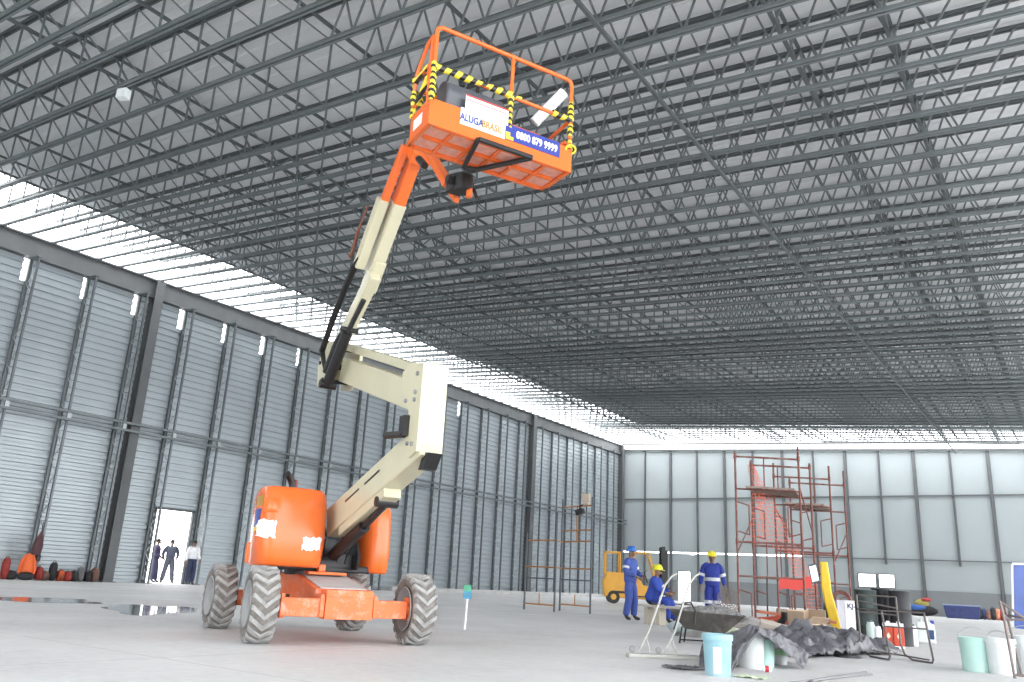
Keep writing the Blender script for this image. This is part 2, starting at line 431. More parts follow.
def roof():
    DZ = .98
    # deck with an open strip along the left eave and the far eave
    mb = MB()
    def slab(x0, x1, y0, y1, dz=DZ):
        z0, z1 = roofz(x0)+dz, roofz(x1)+dz
        mb.hexa([(x0,y0,z0),(x1,y0,z1),(x1,y1,z1),(x0,y1,z0),(x0,y0,z0+.08),(x1,y0,z1+.08),(x1,y1,z1+.08),(x0,y1,z0+.08)])
    slab(-27.6, XR, -14, 20); slab(-27.7, XR, 20, 36); slab(-27.2, XR, 36, 44); slab(-26.4, XR, 44, 55.6)
    # shallow ribs in the sheets, one every 0.5 m
    y = -3.8
    while y < 55.4:
        x0 = -27.5 if y < 20 else -27.6 if y < 36 else -27.1 if y < 43.9 else -26.3
        z0, z1 = roofz(x0)+DZ, roofz(XR)+DZ
        mb.hexa([(x0,y,z0-.035),(XR,y,z1-.035),(XR,y+.06,z1-.035),(x0,y+.06,z0-.035),(x0,y-.03,z0+.01),(XR,y-.03,z1+.01),(XR,y+.09,z1+.01),(x0,y+.09,z0+.01)])
        y += .4426
    struct(mb.build('ceiling', M['deck']), 'grey metal roof sheeting above the trusses', 'roof')
    # trusses
    LEN = XR-XL
    D = .9
    proto = empty('roof_truss', (XL, 0, H), 0, 'long grey lattice roof truss spanning the hall from the left wall', 'roof truss', 'lattice roof trusses')
    def P(x, z): return Vector((x, 0, SL*x+z))
    mb = MB()
    for o in (-.045, .045): mb.bar(P(.1, .03), P(LEN, .03), .055, .06, off=o)
    mb.build('bottom_chord', M['steel'], proto)
    mb = MB()
    for o in (-.04, .04): mb.bar(P(.1, D), P(LEN, D), .05, .055, off=o)
    mb.build('top_chord', M['steel_dark'], proto)
    mb = MB()
    x = .5
    while x < LEN-1:
        X = XL+x
        if X < -11:
            p = 1.0
            mb.bar(P(x, .05), P(x, D), .038, .038, (0,1,0)); mb.bar(P(x, D), P(x+p, .05), .03, .03, (0,1,0))
        elif X < -1.5:
            p = .62
            mb.bar(P(x, .05), P(x+.31, D), .035, .035, (0,1,0)); mb.bar(P(x+.31, D), P(x+p, .05), .035, .035, (0,1,0))
        else:
            p = .66
            mb.bar(P(x, .05), P(x+.5, D), .035, .035, (0,1,0))
        x += p
    mb.build('web', M['steel'], proto)
    n0 = math.ceil((3.2-JY0)/JSP); first = True
    for i in range(n0, 56):
        y = JY0+JSP*i
        if y > 57.0: break
        o = proto if first else copy_tree(proto); first = False
        o.location = (XL, y, H)
    # longitudinal members
    def longi(x, dz, w, h, name, label, mt, y0=3, y1=YF-.3, group=None):
        mb = MB(); mb.box((-w/2, y0, -h/2), (w/2, y1, h/2))
        o = mb.build(name, mt); o.location = (x, 0, roofz(x)+dz)
        return tag(o, label, 'brace', group)
    longi(-6.0, -.05, .07, .07, 'bracing_rod', 'long straight rod running away under the trusses right of the platform', M['steel_dark'])
    def lattice(x, label):
        e = empty('bracing_truss', (x, 0, roofz(x)), 0, label, 'bracing truss')
        mb = MB(); mb.box((-.035, 3, .32), (.035, YF-.3, .38)); mb.build('bottom_chord', M['steel_dark'], e)
        mb = MB(); mb.box((-.03, 3, .8), (.03, YF-.3, .85)); mb.build('top_chord', M['steel_dark'], e)
        mb = MB(); y = 3.2; 
        while y < YF-1.5:
            mb.bar((0, y, .36), (0, y+.44, .82), .04, .04, (1,0,0)); mb.bar((0, y+.44, .82), (0, y+.885, .36), .04, .04, (1,0,0)); y += .885
        mb.build('web', M['steel'], e)
    lattice(-17.1, 'dark bracing truss high in the roof at the upper left')
    lattice(-1.75, 'dark bracing truss high in the roof at the far right, furthest right of them')
    lattice(-3.4, 'dark bracing truss high in the roof, second from the right')
    lattice(-26.0, 'bracing truss along the edge of the bright strip above the left wall')
    for x in (-8.6, -11.2, -14.2, -20.2, -23.3):
        longi(x, .55, .06, .06, 'roof_tie', 'thin dark tie running lengthwise between the trusses', M['steel_dark'], group='lengthwise roof ties')
    # pale box hung among the trusses
    e = empty('junction_box', (-16.75, 8.25, roofz(-16.75)-.02), R(20), 'small pale box hanging from a roof truss at upper left', 'box')
    mb = MB(); mb.box((-.13, -.09, -.24), (.13, .09, 0)); mb.build('body', M['whiteplastic'], e, bevel=.02)
    mb = MB(); mb.tube([(0, 0, 0), (0, 0, .12)], .012); mb.build('hanger', M['steel_dark'], e)
def hazard_mat():
    m = bpy.data.materials.new('hazard_tape'); m.use_nodes = True
    nt = m.node_tree; bs = nt.nodes['Principled BSDF']
    tc = nt.nodes.new('ShaderNodeTexCoord')
    mp = nt.nodes.new('ShaderNodeMapping'); mp.inputs['Rotation'].default_value = (R(28), R(24), 0)
    nt.links.new(tc.outputs['Object'], mp.inputs['Vector'])
    w = nt.nodes.new('ShaderNodeTexWave'); w.wave_type = 'BANDS'; w.bands_direction = 'Z'; w.inputs['Scale'].default_value = 5.5; w.inputs['Distortion'].default_value = .4
    nt.links.new(mp.outputs['Vector'], w.inputs['Vector'])
    r = nt.nodes.new('ShaderNodeValToRGB'); r.color_ramp.interpolation = 'CONSTANT'
    r.color_ramp.elements[0].color = (.015, .015, .015, 1); r.color_ramp.elements[1].position = .45; r.color_ramp.elements[1].color = (.85, .68, .05, 1)
    nt.links.new(w.outputs['Color'], r.inputs['Fac']); nt.links.new(r.outputs['Color'], bs.inputs['Base Color'])
    bs.inputs['Roughness'].default_value = .4
    return m
def hazard_mat_x():
    m = hazard_mat().copy(); m.name = 'hazard_tape_lengthwise'
    for n in m.node_tree.nodes:
        if n.type == 'TEX_WAVE': n.bands_direction = 'Y'; n.inputs['Scale'].default_value = 3.0
    return m

def make_wheel(parent):
    # axle along local y, rolling about y
    r0, hw = .41, .132
    prof = [(.235, -hw+.03), (.262, -hw+.005), (.30, -hw-.012), (.345, -hw-.012), (.375, -hw+.005), (.39, -hw+.03), (.393, 0), (.39, hw-.03), (.375, hw-.005), (.345, hw+.012), (.30, hw+.012), (.262, hw-.005), (.235, hw-.03)]
    rot = Matrix.Rotation(R(-90), 4, 'X')
    mb = MB(); mb.lathe(prof, 40, rot, closed=True)
    t = mb.build('wheel', M['tyre_side'], parent, smooth=True)
    t['label'] = 'dusty wheel with a brown tyre sidewall'
    mb = MB(); n = 20
    for k in range(n):                       # chevron lugs
        for s in (-1, 1):
            a0 = 2*math.pi*(k+(.5 if s > 0 else 0)*0)/n; a1 = a0+.26
            da = .075
            def pt(a, r, y): return Vector((r*math.cos(a), y, r*math.sin(a)))
            y0, y1 = 0.0, s*(hw-.005)
            p = [pt(a0-da, .385, y0), pt(a0+da, .385, y0), pt(a1+da, .375, y1), pt(a1-da, .375, y1),
                 pt(a0-da*.75, .418, y0), pt(a0+da*.75, .418, y0), pt(a1+da*.8, .412, y1), pt(a1-da*.8, .412, y1)]
            mb.hexa(p)
            y2 = s*(hw+.014)
            mb.hexa([pt(a1-da, .345, y2), pt(a1+da, .345, y2), pt(a1+da, .35, y1*.94), pt(a1-da, .35, y1*.94), pt(a1-da*.8, .392, y2*.98), pt(a1+da*.8, .392, y2*.98), pt(a1+da*.8, .41, y1*.96), pt(a1-da*.8, .41, y1*.96)])
    mb.build('tread', M['tyre'], t)
    mb = MB(); mb.lathe([(.24, -.125), (.255, -.14), (.245, -.15), (.225, -.135), (.2, -.1), (.14, -.07), (.1, -.075), (.095, -.115), (0, -.12)], 32, rot)
    mb.lathe([(.24, .125), (.255, .14), (.245, .15), (.225, .135), (.2, .1), (.14, .07), (.1, .075), (.095, .115), (0, .12)], 32, rot)
    for k in range(8):
        a = 2*math.pi*k/8
        for y in (-.075, .075): mb.tube([(.15*math.cos(a), y-.02, .15*math.sin(a)), (.15*math.cos(a), y+.02, .15*math.sin(a))], .014, 6)
    mb.build('rim', M['rim'], t, smooth=True)
    return t

class Hood:
    def __init__(s, tc, wc, a, b, z0, z1, n=4.2, ttop=.22):
        s.tc, s.wc, s.a, s.b, s.z0, s.z1, s.n, s.tt = tc, wc, a, b, z0, z1, n, ttop; s.taper = 0.0
    def scale(s, z):
        q = 1.0
        if z > s.z1-s.tt:
            u = (z-(s.z1-s.tt))/s.tt; q = (max(0, 1-u**2.6))**(1/2.6)*.16+.84 if u < 1 else .84
        if z < s.z0+.25: q *= .95+.05*((z-s.z0)/.25)
        # slight lean: top set back
        return q
    def shift(s, z): return -.10*max(0, (z-s.z0)/(s.z1-s.z0))**2
    def pt(s, ang, z, k=1.0):
        q = s.scale(z); c, sn = math.cos(ang), math.sin(ang); n = s.n
        d = (abs(c)**n+abs(sn)**n)**(-1/n)
        x = s.tc+s.shift(z)+s.a*q*d*c*k; y = s.b*q*d*sn*k
        return Vector((x, s.wc+y+s.tp(x, y), z))
    def tp(s, x, y): return s.taper*max(0, s.tc+s.a-x)*max(0, -y/s.b)
    def front(s, w, z, off=.004):
        q = s.scale(z); u = min(.999, abs((w-s.wc)/(s.b*q)))
        return Vector((s.tc+s.shift(z)+s.a*q*(1-u**s.n)**(1/s.n)+off, w, z))
    def side(s, t, z, off=.004):
        q = s.scale(z); u = min(.999, abs((t-s.tc-s.shift(z))/(s.a*q)))
        y = -s.b*q*(1-u**s.n)**(1/s.n); return Vector((t, s.wc+y+s.tp(t, y)-off, z))
    def build(s, name, material, parent):
        mb = MB(); N = 72; zs = [s.z0+(s.z1-s.z0)*f for f in (0, .03, .12, .3, .5, .7, .78, .85, .9, .94, .97, .99, 1)]
        rings = [[mb.bm.verts.new(s.pt(2*math.pi*k/N, z, .97 if i == 0 else 1)) for k in range(N)] for i, z in enumerate(zs)]
        for a, b in zip(rings, rings[1:]):
            for k in range(N): mb.bm.faces.new((a[k], a[(k+1)%N], b[(k+1)%N], b[k]))
        mb.bm.faces.new(rings[0][::-1])
        last = rings[-1]
        for f, dz in ((.8, .012), (.5, .022), (.2, .026)):
            ring = [mb.bm.verts.new(Vector((s.tc+s.shift(s.z1)+(v.co.x-s.tc-s.shift(s.z1))*1, v.co.y, v.co.z))) for v in rings[-1]]
            for v, o in zip(ring, rings[-1]):
                c = Vector((s.tc+s.shift(s.z1), s.wc, s.z1)); v.co = c+(o.co-c)*f; v.co.z = s.z1+dz
            for k in range(N): mb.bm.faces.new((last[k], last[(k+1)%N], ring[(k+1)%N], ring[k]))
            last = ring
        mb.bm.faces.new(last)
        return mb.build(name, material, parent, smooth=True, angle=50)

def lift():
    hz = hazard_mat(); hzx = hazard_mat_x()
    L = empty('boom_lift', (-8.23, 7.74, 0), math.atan2(-.4259, .9048), 'orange and cream articulated boom lift with its platform raised high near the roof', 'boom lift')
    P = lambda *a: Vector(a)
    # ---------------- chassis
    mb = MB()
    mb.prism([(-1.25,-.36,.34),(1.12,-.36,.3),(1.12,-.36,.6),(.25,-.36,.755),(-1.0,-.36,.755),(-1.25,-.36,.62)], (0, .68, 0))
    ch = mb.build('chassis', M['orange_dusty'], L, bevel=.015); ch['label'] = 'dusty orange chassis frame'
    mb = MB(); mb.prism([(.3,-.30,.748),(1.1,-.30,.606),(1.1,-.30,.617),(.3,-.30,.759)], (0, .57, 0))
    mb.build('deck_plate', mat('dusty_deck_plate', (.5, .48, .47), .85, 0, .1, 6), ch)
    # front axle beam
    mb = MB(); mb.box((1.14, -.8, .3), (1.3, .72, .5)); mb.build('axle_beam', M['orange_dusty'], L, bevel=.01)
    mb = MB(); mb.box((1.13, -.3, .28), (1.34, .27, .6)); mb.box((1.335, -.3, .52), (1.345, .27, .6)); mb.build('axle_box', M['orange_dusty'], L, bevel=.012)
    for y in (-.36, .28):
        mb = MB(); mb.box((1.12, y, .3), (1.33, y+.05, .55)); mb.build('axle_bracket', M['orange_dusty'], L, bevel=.006)
    mb = MB(); mb.box((-1.28, -.72, .3), (-1.08, .72, .5)); mb.build('axle_beam', M['orange_dusty'], L, bevel=.01)
    for sx in (1.2, -1.18):                        # spindles
        for sy in (-.77, .77):
            mb = MB(); mb.tube([(sx, sy-.07, .41), (sx, sy+.07, .41)], .08, 14); mb.box((sx-.07, sy-.02, .28), (sx+.07, sy+.02, .54))
            mb.build('spindle', M['orange_dusty'], L)
    mb = MB(); mb.tube([(.6, -.55, .4), (1.1, -.6, .4)], .03, 8); mb.box((-.3, -.62, .33), (.1, -.36, .5)); mb.box((-.9, -.62, .42), (-.6, -.36, .55)); mb.build('step', M['black'], L)
    w0 = make_wheel(L)
    pos = [(1.12, -.98, R(-5)), (1.12, .90, R(-3)), (-1.12, -.94, 0), (-1.12, .92, 0)]
    for i, (x, y, a) in enumerate(pos):
        w = w0 if i == 0 else copy_tree(w0)
        w.location = (x, y, .412); w.rotation_euler = (0, .13*i, a)
    # ---------------- turntable
    mb = MB(); mb.lathe([(0, .74), (.42, .74), (.42, .8), (.0, .8)], 40); mb.build('slew_ring', M['blackmetal'], L, smooth=True)
    mb = MB(); mb.box((-1.0, -.5, .79), (.3, .6, .88)); mb.build('turntable_base', M['blackmetal'], L, bevel=.02)
    mb = MB(); mb.box((.3, -.28, .755), (.5, .22, .79)); mb.box((.36, -.14, .79), (.46, -.05, .88)); mb.build('tie_down', M['orange'], L, bevel=.01)
    # inner black structure between the hoods
    mb = MB()
    for w in (-.16, .34):
        mb.prism([(-.9, w, .83), (.45, w, .83), (.5, w, 1.0), (.1, w, 1.55), (-.55, w, 1.6), (-.9, w, 1.2)], (0, .04, 0))
    mb.box((-.6, -.14, .83), (.3, .34, 1.02)); mb.box((.1, -.05, 1.0), (.35, .2, 1.2)); mb.build('turntable_frame', M['blackmetal'], L, bevel=.008)
    mb = MB()
    mb.tube([(.38, -.08, .95), (.42, -.07, 1.2), (.36, -.1, 1.36)], .016, 6); mb.tube([(.4, .1, .92), (.45, .12, 1.1), (.38, .16, 1.28), (.2, .15, 1.4)], .016, 6)
    mb.tube([(.42, .2, .9), (.46, .22, 1.06), (.36, .24, 1.2)], .014, 6); mb.build('hose', M['black'], L, smooth=True)
    hl = Hood(-.02, -.60, .88, .475, .83, 1.77); hl.taper = .2; hb = hl.build('engine_hood', M['orange_clean'], L); hb['label'] = 'larger orange engine hood with torn white stickers'
    hr = Hood(-.42, .70, .80, .235, .8, 1.72, 3.0); hr2 = hr.build('tank_hood', M['orange_clean'], L); hr2['label'] = 'narrower orange hood beyond the boom'
    # stickers on the large hood
    def torn(w0, w1, z0, z1, seed, name, surf):
        q = random.Random(seed); mb = MB(); nu, nv = 9, 6
        jl = [[(q.uniform(-.012, .012), q.uniform(-.018, .018)) for _ in range(nv+1)] for _ in range(nu+1)]
        def f(u, v):
            i, j = round(u*nu), round(v*nv); du, dv = jl[i][j] if i in (0, nu) or j in (0, nv) else (0, 0)
            return surf(w0+(w1-w0)*u+du, z0+(z1-z0)*v+dv)
        mb.grid(f, nu, nv, .002); return mb.build(name, M['white'], hb)
    torn(-1.02, -.83, 1.15, 1.35, 1, 'sticker', lambda w, z: hl.front(w, z, .006))
    torn(-.50, -.26, 1.03, 1.18, 4, 'sticker', lambda w, z: hl.front(w, z, .006))
    for zz, mt, nm in (((1.52, 1.64), 'lettering_o', 'decal'), ((1.28, 1.48), 'bluesign', 'decal'), ((1.22, 1.27), 'yellow', 'decal')):
        mb = MB(); mb.grid(lambda u, v: hl.side(.30+.34*u, zz[0]+(zz[1]-zz[0])*v), 6, 3, .002); mb.build(nm, M[mt], hb)
    mb = MB(); mb.tube([(.62, -1.07, .86), (.68, -1.09, .98), (.66, -1.08, 1.08)], .022, 8); mb.build('latch_handle', M['orange'], hb, smooth=True)
    # round air scoop moulded on the large hood
    mb = MB(); mb.grid(lambda u, v: hl.front(-.98+.2*u, 1.44+.17*v, .004+.05*math.sin(math.pi*u)*math.sin(math.pi*v)**.5*(1-u)), 10, 8, .003); mb.build('scoop', M['orange_clean'], hb, smooth=True)
    mb = MB(); mb.tube([(.05, -.48, 1.70), (.05, -.48, 1.84), (.05, -.5, 1.90), (.08, -.55, 1.96), (.1, -.58, 1.98)], .045, 14); mb.build('exhaust_pipe', M['black'], L, smooth=True)
    mb = MB(); mb.tube([(-.05, -.42, 1.7), (-.05, -.42, 1.88), (-.05, -.41, 1.93)], [.035, .035, .02], 12); mb.build('beacon', mat('dark_red_lens', (.25, .04, .04), .3), L, smooth=True)
    # ---------------- lower boom
    wb = .03
    lb = MB(); a, b = P(.32, wb+.03, 1.39), P(2.98, wb+.05, 2.17)
    lb.bar(a, b, .25, .36); low = lb.build('lower_boom', M['cream'], L, bevel=.018)
    mb = MB(); mb.bar(P(.72, wb+.035, 1.36), P(2.08, wb+.04, 1.76), .21, .28); mb.build('boom_rail', M['cream'], low, bevel=.012)
    mb = MB()
    for t, z in ((1.15, 1.69), (1.75, 1.86)):
        mb.bar(P(t-.2, wb-.092, z-.06), P(t+.22, wb-.09, z+.065), .006, .02)
    mb.build('slot', M['black'], low)
    mb = MB(); mb.tube([(.45, wb+.0, 1.0), (1.3, wb+.05, 1.33)], .075, 14); mb.build('lift_cylinder', M['black'], L, smooth=True)
    mb = MB(); mb.tube([(1.3, wb+.05, 1.33), (1.95, wb+.05, 1.58)], .04, 12); mb.tube([(1.93, wb-.08, 1.58), (1.93, wb+.18, 1.58)], .06, 12); mb.build('cylinder_rod', M['blackmetal'], L, smooth=True)
    # upright
    u = MB()
    side = [(2.99, 2.05), (2.99, 2.98), (2.72, 3.03), (2.44, 2.98), (2.46, 2.70), (2.70, 2.50), (2.66, 2.06), (2.80, 1.98)]
    for w in (wb-.11, wb+.16): u.prism([(t, w, z) for t, z in side], (0, .03, 0))
    u.box((2.965, wb-.11, 2.03), (2.995, wb+.19, 2.99)); u.box((2.7, wb-.08, 2.9), (2.97, wb+.16, 2.95))
    up = u.build('upright', M['cream'], L, bevel=.006)
    for t, z in ((2.88, 2.88), (2.86, 2.68), (2.85, 2.60), (2.62, 2.62), (2.88, 2.12), (2.76, 2.14)):
        mb = MB(); mb.tube([(t, wb-.13, z), (t, wb+.21, z)], .024, 10); mb.build('pivot_pin', M['rim'], up, smooth=True)
    mb = MB(); mb.box((2.62, wb-.17, 2.22), (2.76, wb-.1, 2.44)); mb.tube([(2.7, wb-.14, 2.24), (2.25, wb-.16, 2.28)], .04, 10); mb.build('level_cylinder', M['black'], up)
    mb = MB(); mb.prism([(2.98, wb-.02, 2.03), (3.1, wb-.02, 2.02), (2.98, wb-.02, 1.86), (2.88, wb-.02, 1.86)], (0, .16, 0)); mb.build('wear_pad', M['black'], up)
    # upper link
    mb = MB(); mb.bar(P(.16, wb+.04, 3.46), P(2.78, wb+.05, 2.64), .24, .33); ul = mb.build('upper_link', M['cream'], L, bevel=.016)
    mb = MB(); mb.bar(P(.12, wb+.04, 3.80), P(2.86, wb+.05, 2.92), .21, .10); mb.build('levelling_link', M['cream'], L, bevel=.01)
    # rear knuckle
    k = MB()
    for w in (wb-.2, wb+.15):
        k.prism([(t, w, z) for t, z in ((.2, 3.32), (.22, 3.72), (-.1, 3.9), (-.42, 3.86), (-.52, 3.6), (-.44, 3.3), (-.1, 3.24))], (0, .05, 0))
    k.box((-.48, wb-.18, 3.42), (-.43, wb+.18, 3.78))
    kn = k.build('knuckle', M['cream'], L, bevel=.01)
    mb = MB()
    mb.bm.free()
    for t, z in ((-.4, 3.64), (.12, 3.48), (.1, 3.76), (-.2, 3.36)):
        mb = MB(); mb.tube([(t, wb-.22, z), (t, wb+.22, z)], .028, 10); mb.build('pivot_pin', M['blackmetal'], kn, smooth=True)
    # ---------------- main boom
    O = P(-.38, wb, 3.52); D = P(2.24, 0, 2.45).normalized(); N = P(D.z, 0, -D.x)
    S = lambda s, n=0.0, w=0.0: O+D*s+N*n+P(0, w, 0)
    mb = MB(); mb.bar(P(-.52, .0, 3.64), P(.9, .03, 4.64), .15, .2, N); mbm = mb.build('main_boom_base', M['cream'], L, bevel=.015)
    mb = MB(); mb.bar(S(1.4, .04, .04), S(1.86, .04, .04), .17, .24, N); mb.build('boom_collar', M['cream'], L, bevel=.012)
    mb = MB(); mb.bar(S(1.6, .0, .03), S(2.68, .0, .03), .17, .25, N); mb.build('main_boom', M['cream'], L, bevel=.012)
    mb = MB(); mb.bar(S(2.4, .0, .03), S(3.45, .0, .03), .15, .22, N); fl = mb.build('fly_boom', M['orange_clean'], L, bevel=.012)
    mb = MB(); mb.bar(S(1.66, -.03, -.17), S(2.66, -.03, -.17), .13, .17, N); mb.build('hose_box', M['cream'], L, bevel=.01)
    mb = MB(); mb.bar(S(2.5, -.03, -.15), S(3.42, -.03, -.13), .09, .12, N); mb.build('hose_arm', M['orange_clean'], L, bevel=.01)
    mb = MB(); mb.tube([P(.24, -.24, 3.2), P(.78, -.22, 3.80)], .07, 14); mb.tube([P(.76, -.22, 3.78), P(1.12, -.16, 4.18)], .035, 10); mb.tube([P(.24, -.34, 3.2), P(.24, -.12, 3.2)], .06, 10); mb.build('lift_cylinder', M['black'], L, smooth=True)
    mb = MB(); mb.tube([P(.02, -.2, 3.42), P(.38, -.2, 3.78), P(.6, -.2, 3.9), P(.8, -.2, 3.84)], [.055, .055, .03, .03], 14); mb.tube([P(.8, -.32, 3.84), P(.8, -.08, 3.84)], .035, 8); mb.build('slave_cylinder', M['blackmetal'], L, smooth=True)
    for j, (dw, dn) in enumerate(((-.13, -.13), (-.17, -.10), (-.15, -.16))):
        mb = MB(); mb.tube([P(-.06+dn*.5, dw-.02, 3.5), P(-.2+dn*.6, dw-.06, 3.78), P(.08+dn*.6, dw-.06, 4.12), P(.46+dn*.5, dw-.05, 4.52), P(.72+dn*.3, dw-.04, 4.76), P(.84, dw-.02, 4.84)], .026, 8); mb.build('hose', M['black'], L, smooth=True)
    mb = MB(); mb.tube([S(1.72, -.14, -.3), S(2.1, -.16, -.31), S(2.5, -.13, -.3)], .014, 6); mb.tube([S(1.7, -.17, -.27), S(2.3, -.17, -.3)], .012, 6); mb.build('cable', mat('rusty_cable', (.22, .08, .05), .6), L, smooth=True)
    # ---------------- jib and platform
    hd = S(3.4, .0, .03)
    mb = MB(); mb.bar(hd+P(-.05, 0, .12), hd+P(.16, 0, -.2), .26, .16, (1, 0, .4)); mb.build('boom_head', M['orange_clean'], L, bevel=.01)
    J0 = P(2.42, wb, 5.72); J1 = P(3.02, wb+.02, 5.03)
    for dw, nm in ((-.02, 'jib_arm'),):
        mb = MB(); mb.bar(J0+P(0, dw, .06), J1+P(0, dw, .06), .11, .09); mb.build(nm, M['orange_clean'], L, bevel=.01)
    mb = MB(); mb.bar(J0+P(0, .1, -.12), J1+P(0, .1, -.1), .06, .06); mb.build('jib_link', M['orange_clean'], L)
    mb = MB(); mb.tube([J0+P(-.1, -.1, -.02), J0+P(.1, -.1, -.2)], .045, 10); mb.build('jib_cylinder', M['black'], L, smooth=True)
    ROT = P(3.33, wb+.05, 5.03)
    mb = MB(); mb.tube([ROT+P(0, 0, -.14), ROT+P(0, 0, .04)], .1, 16); mb.box(ROT+P(-.28, -.09, -.06), ROT+P(-.06, .09, .06)); mb.tube([ROT+P(-.12, -.16, .02), ROT+P(-.12, .16, .02)], .05, 10); mb.build('rotator', M['black'], L, smooth=True)
    mb = MB(); mb.tube([ROT+P(.05, .1, -.1), ROT+P(.08, .12, -.2), ROT+P(.0, .2, -.16)], .02, 8); mb.build('hose', M['black'], L, smooth=True)
    mb = MB(); mb.tube([ROT+P(.06, .04, -.22), ROT+P(.06, .04, -.12)], .035, 8); mb.build('pin_cap', M['orange'], L)
    platform(L, hz, hzx)
    return L

def platform(L, hz, hzx):
    t0, t1, w0, w1, z0 = 3.60, 4.16, -.76, .94, 5.04
    th, rh = .29, 1.13
    r = .13
    def outline(inset=0.0):
        pts = []
        a0, a1, b0, b1 = t0+inset, t1-inset, w0+inset, w1-inset
        for k in range(7):                      # rounded rear corners only
            a = R(180+90*k/6); pts.append((a0+r+r*math.cos(a), b0+r+r*math.sin(a)))
        pts.append((a1, b0)); pts.append((a1, b1))
        for k in range(7):
            a = R(90+90*k/6); pts.append((a0+r+r*math.cos(a), b1-r+r*math.sin(a)))
        return pts
    mb = MB(); mb.prism([(t, w, z0+.03) for t, w in outline(.015)], (0, 0, .025))
    fl = mb.build('platform_floor', mat('dusty_floor_mesh', (.75, .33, .24), .7, 0, .2, 14, dirt=(.7, .62, .6), dirt_amt=.7, dscale=5), L); fl['label'] = 'dusty pinkish mesh floor panels of the platform'
    mb = MB()
    n = 6
    for k in range(n+1):
        w = w0+.03+(w1-w0-.06)*k/n
        mb.box((t0+.02, w-.016, z0-.0), (t1-.01, w+.016, z0+.032))
    for t in (t0+.03, (t0+t1)/2, t1-.03): mb.box((t-.018, w0+.08, z0-.002), (t+.018, w1-.08, z0+.032))
    mb.build('floor_rib', M['orange_clean'], fl)
    o = outline(0); i = outline(.012); N = len(o)
    mb = MB()
    for k in range(N):
        (a, b), (c, d) = o[k], o[(k+1)%N]; (e, f), (g, h) = i[k], i[(k+1)%N]
        mb.hexa([(a,b,z0),(c,d,z0),(g,h,z0),(e,f,z0),(a,b,z0+th),(c,d,z0+th),(g,h,z0+th),(e,f,z0+th)])
    mb.build('toe_board', M['orange_clean'], L)
    # rails
    rr = .021
    zt = z0+rh
    nf = t1-.015                                  # near face plane
    def rail(name, pts, mt=None, r=rr, par=L): 
        mb = MB(); mb.tube(pts, r, 10); return mb.build(name, mt or M['orange_clean'], par, smooth=True)
    wm = .16
    c = .06
    rail('top_rail', [(nf, w0+.02, z0+th-.05), (nf, w0+.02, zt-c), (nf, w0+.02+c*.3, zt-c*.3), (nf, w0+.02+c, zt), (nf, w1-.02-c, zt), (nf, w1-.02-c*.3, zt-c*.3), (nf, w1-.02, zt-c), (nf, w1-.02, z0+th-.05)], r=.024)
    rail('post', [(nf, wm, z0+th-.05), (nf, wm, zt)])
    rail('post', [(nf-.07, w0+.015, z0+th-.05), (nf-.07, w0+.015, zt-.08)], r=.024)
    mr = rail('mid_rail', [(nf, w0+.02, z0+.66), (nf, w1-.02, z0+.64)])
    for x in (t0+.03,):
        rail('top_rail', [(x, w0+.12, zt-.45), (x, w0+.5, zt-.45)])
        rail('mid_rail', [(x, wm-.25, z0+.66), (x, w1-.1, z0+.66)])
        for w in (w0+.12, w1-.1): rail('post', [(x, w, z0+.1), (x, w, zt-.45 if w < 0 else z0+.66)])
        rail('post', [(x, w0+.5, z0+.1), (x, w0+.5, zt-.45)])
    # left end gate with its rounded top
    rail('gate_rail', [(nf-.07, w0+.015, zt-.08), (nf-.2, w0+.015, zt-.1), (t0+.16, w0+.015, zt-.28), (t0+.1, w0+.015, zt-.36), (t0+.08, w0+.015, z0+.42), (t0+.16, w0+.015, z0+.40), (nf-.1, w0+.015, z0+.66)])
    rail('gate_rail', [(t0+.09, w0+.015, z0+.72), (nf-.07, w0+.015, z0+.72)])
    # right end
    rail('end_rail', [(nf, w1-.02, z0+.64), (t0+.05, w1-.02, z0+.6)]); rail('end_rail', [(t0+.05, w1-.02, z0+.1), (t0+.05, w1-.02, z0+.62)])
    rail('brace', [(nf-.05, w1-.04, z0+.38), (nf-.3, w1-.12, z0+.3)], r=.03)
    # hazard tape wrapped on the rails: irregular sleeves
    q = random.Random(11)
    def tape(pts, r=.03, mt=hz, name='hazard_tape', label=True):
        pts = [Vector(p) for p in pts]; fine = []
        for a, b in zip(pts, pts[1:]):
            n = max(2, int((b-a).length/.05))
            for k in range(n): fine.append(a.lerp(b, k/n))
        fine.append(pts[-1])
        rad = [r*.92*(1+q.uniform(-.25, .4)) for _ in fine]
        mb = MB(); mb.tube(fine, rad, 8); o = mb.build(name, mt, L); o['label'] = 'yellow and black striped tape wound on the rail'; return o
    tape([(nf, w0+.02, z0+th-.02), (nf, w0+.02, z0+.70)], .032)
    tape([(nf, w1-.02, z0+th-.02), (nf, w1-.02, zt-.22)], .03)
    tape([(nf, wm, z0+th-.02), (nf, wm, z0+.68)], .03)
    tape([(nf, w0+.02, z0+.66), (nf, wm+.12, z0+.66)], .033, hzx)
    tape([(nf, wm+.52, z0+.645), (nf, w1-.02, z0+.64)], .03, hzx)
    tape([(t0+.08, w0+.015, zt-.34), (t0+.09, w0+.015, z0+th)], .03)
    tape([(t0+.1, w0+.015, z0+.72), (nf-.12, w0+.015, z0+.73)], .03, hzx)
    tape([(t0+.05, w1-.02, z0+.1), (t0+.05, w1-.02, z0+.6)], .028)
    tape([(t0+.03, w0+.12, z0+.2), (t0+.03, w0+.12, zt-.5)], .028)
    tape([(t0+.15, w0+.015, z0+.40), (nf-.1, w0+.015, z0+.60)], .03, hzx)
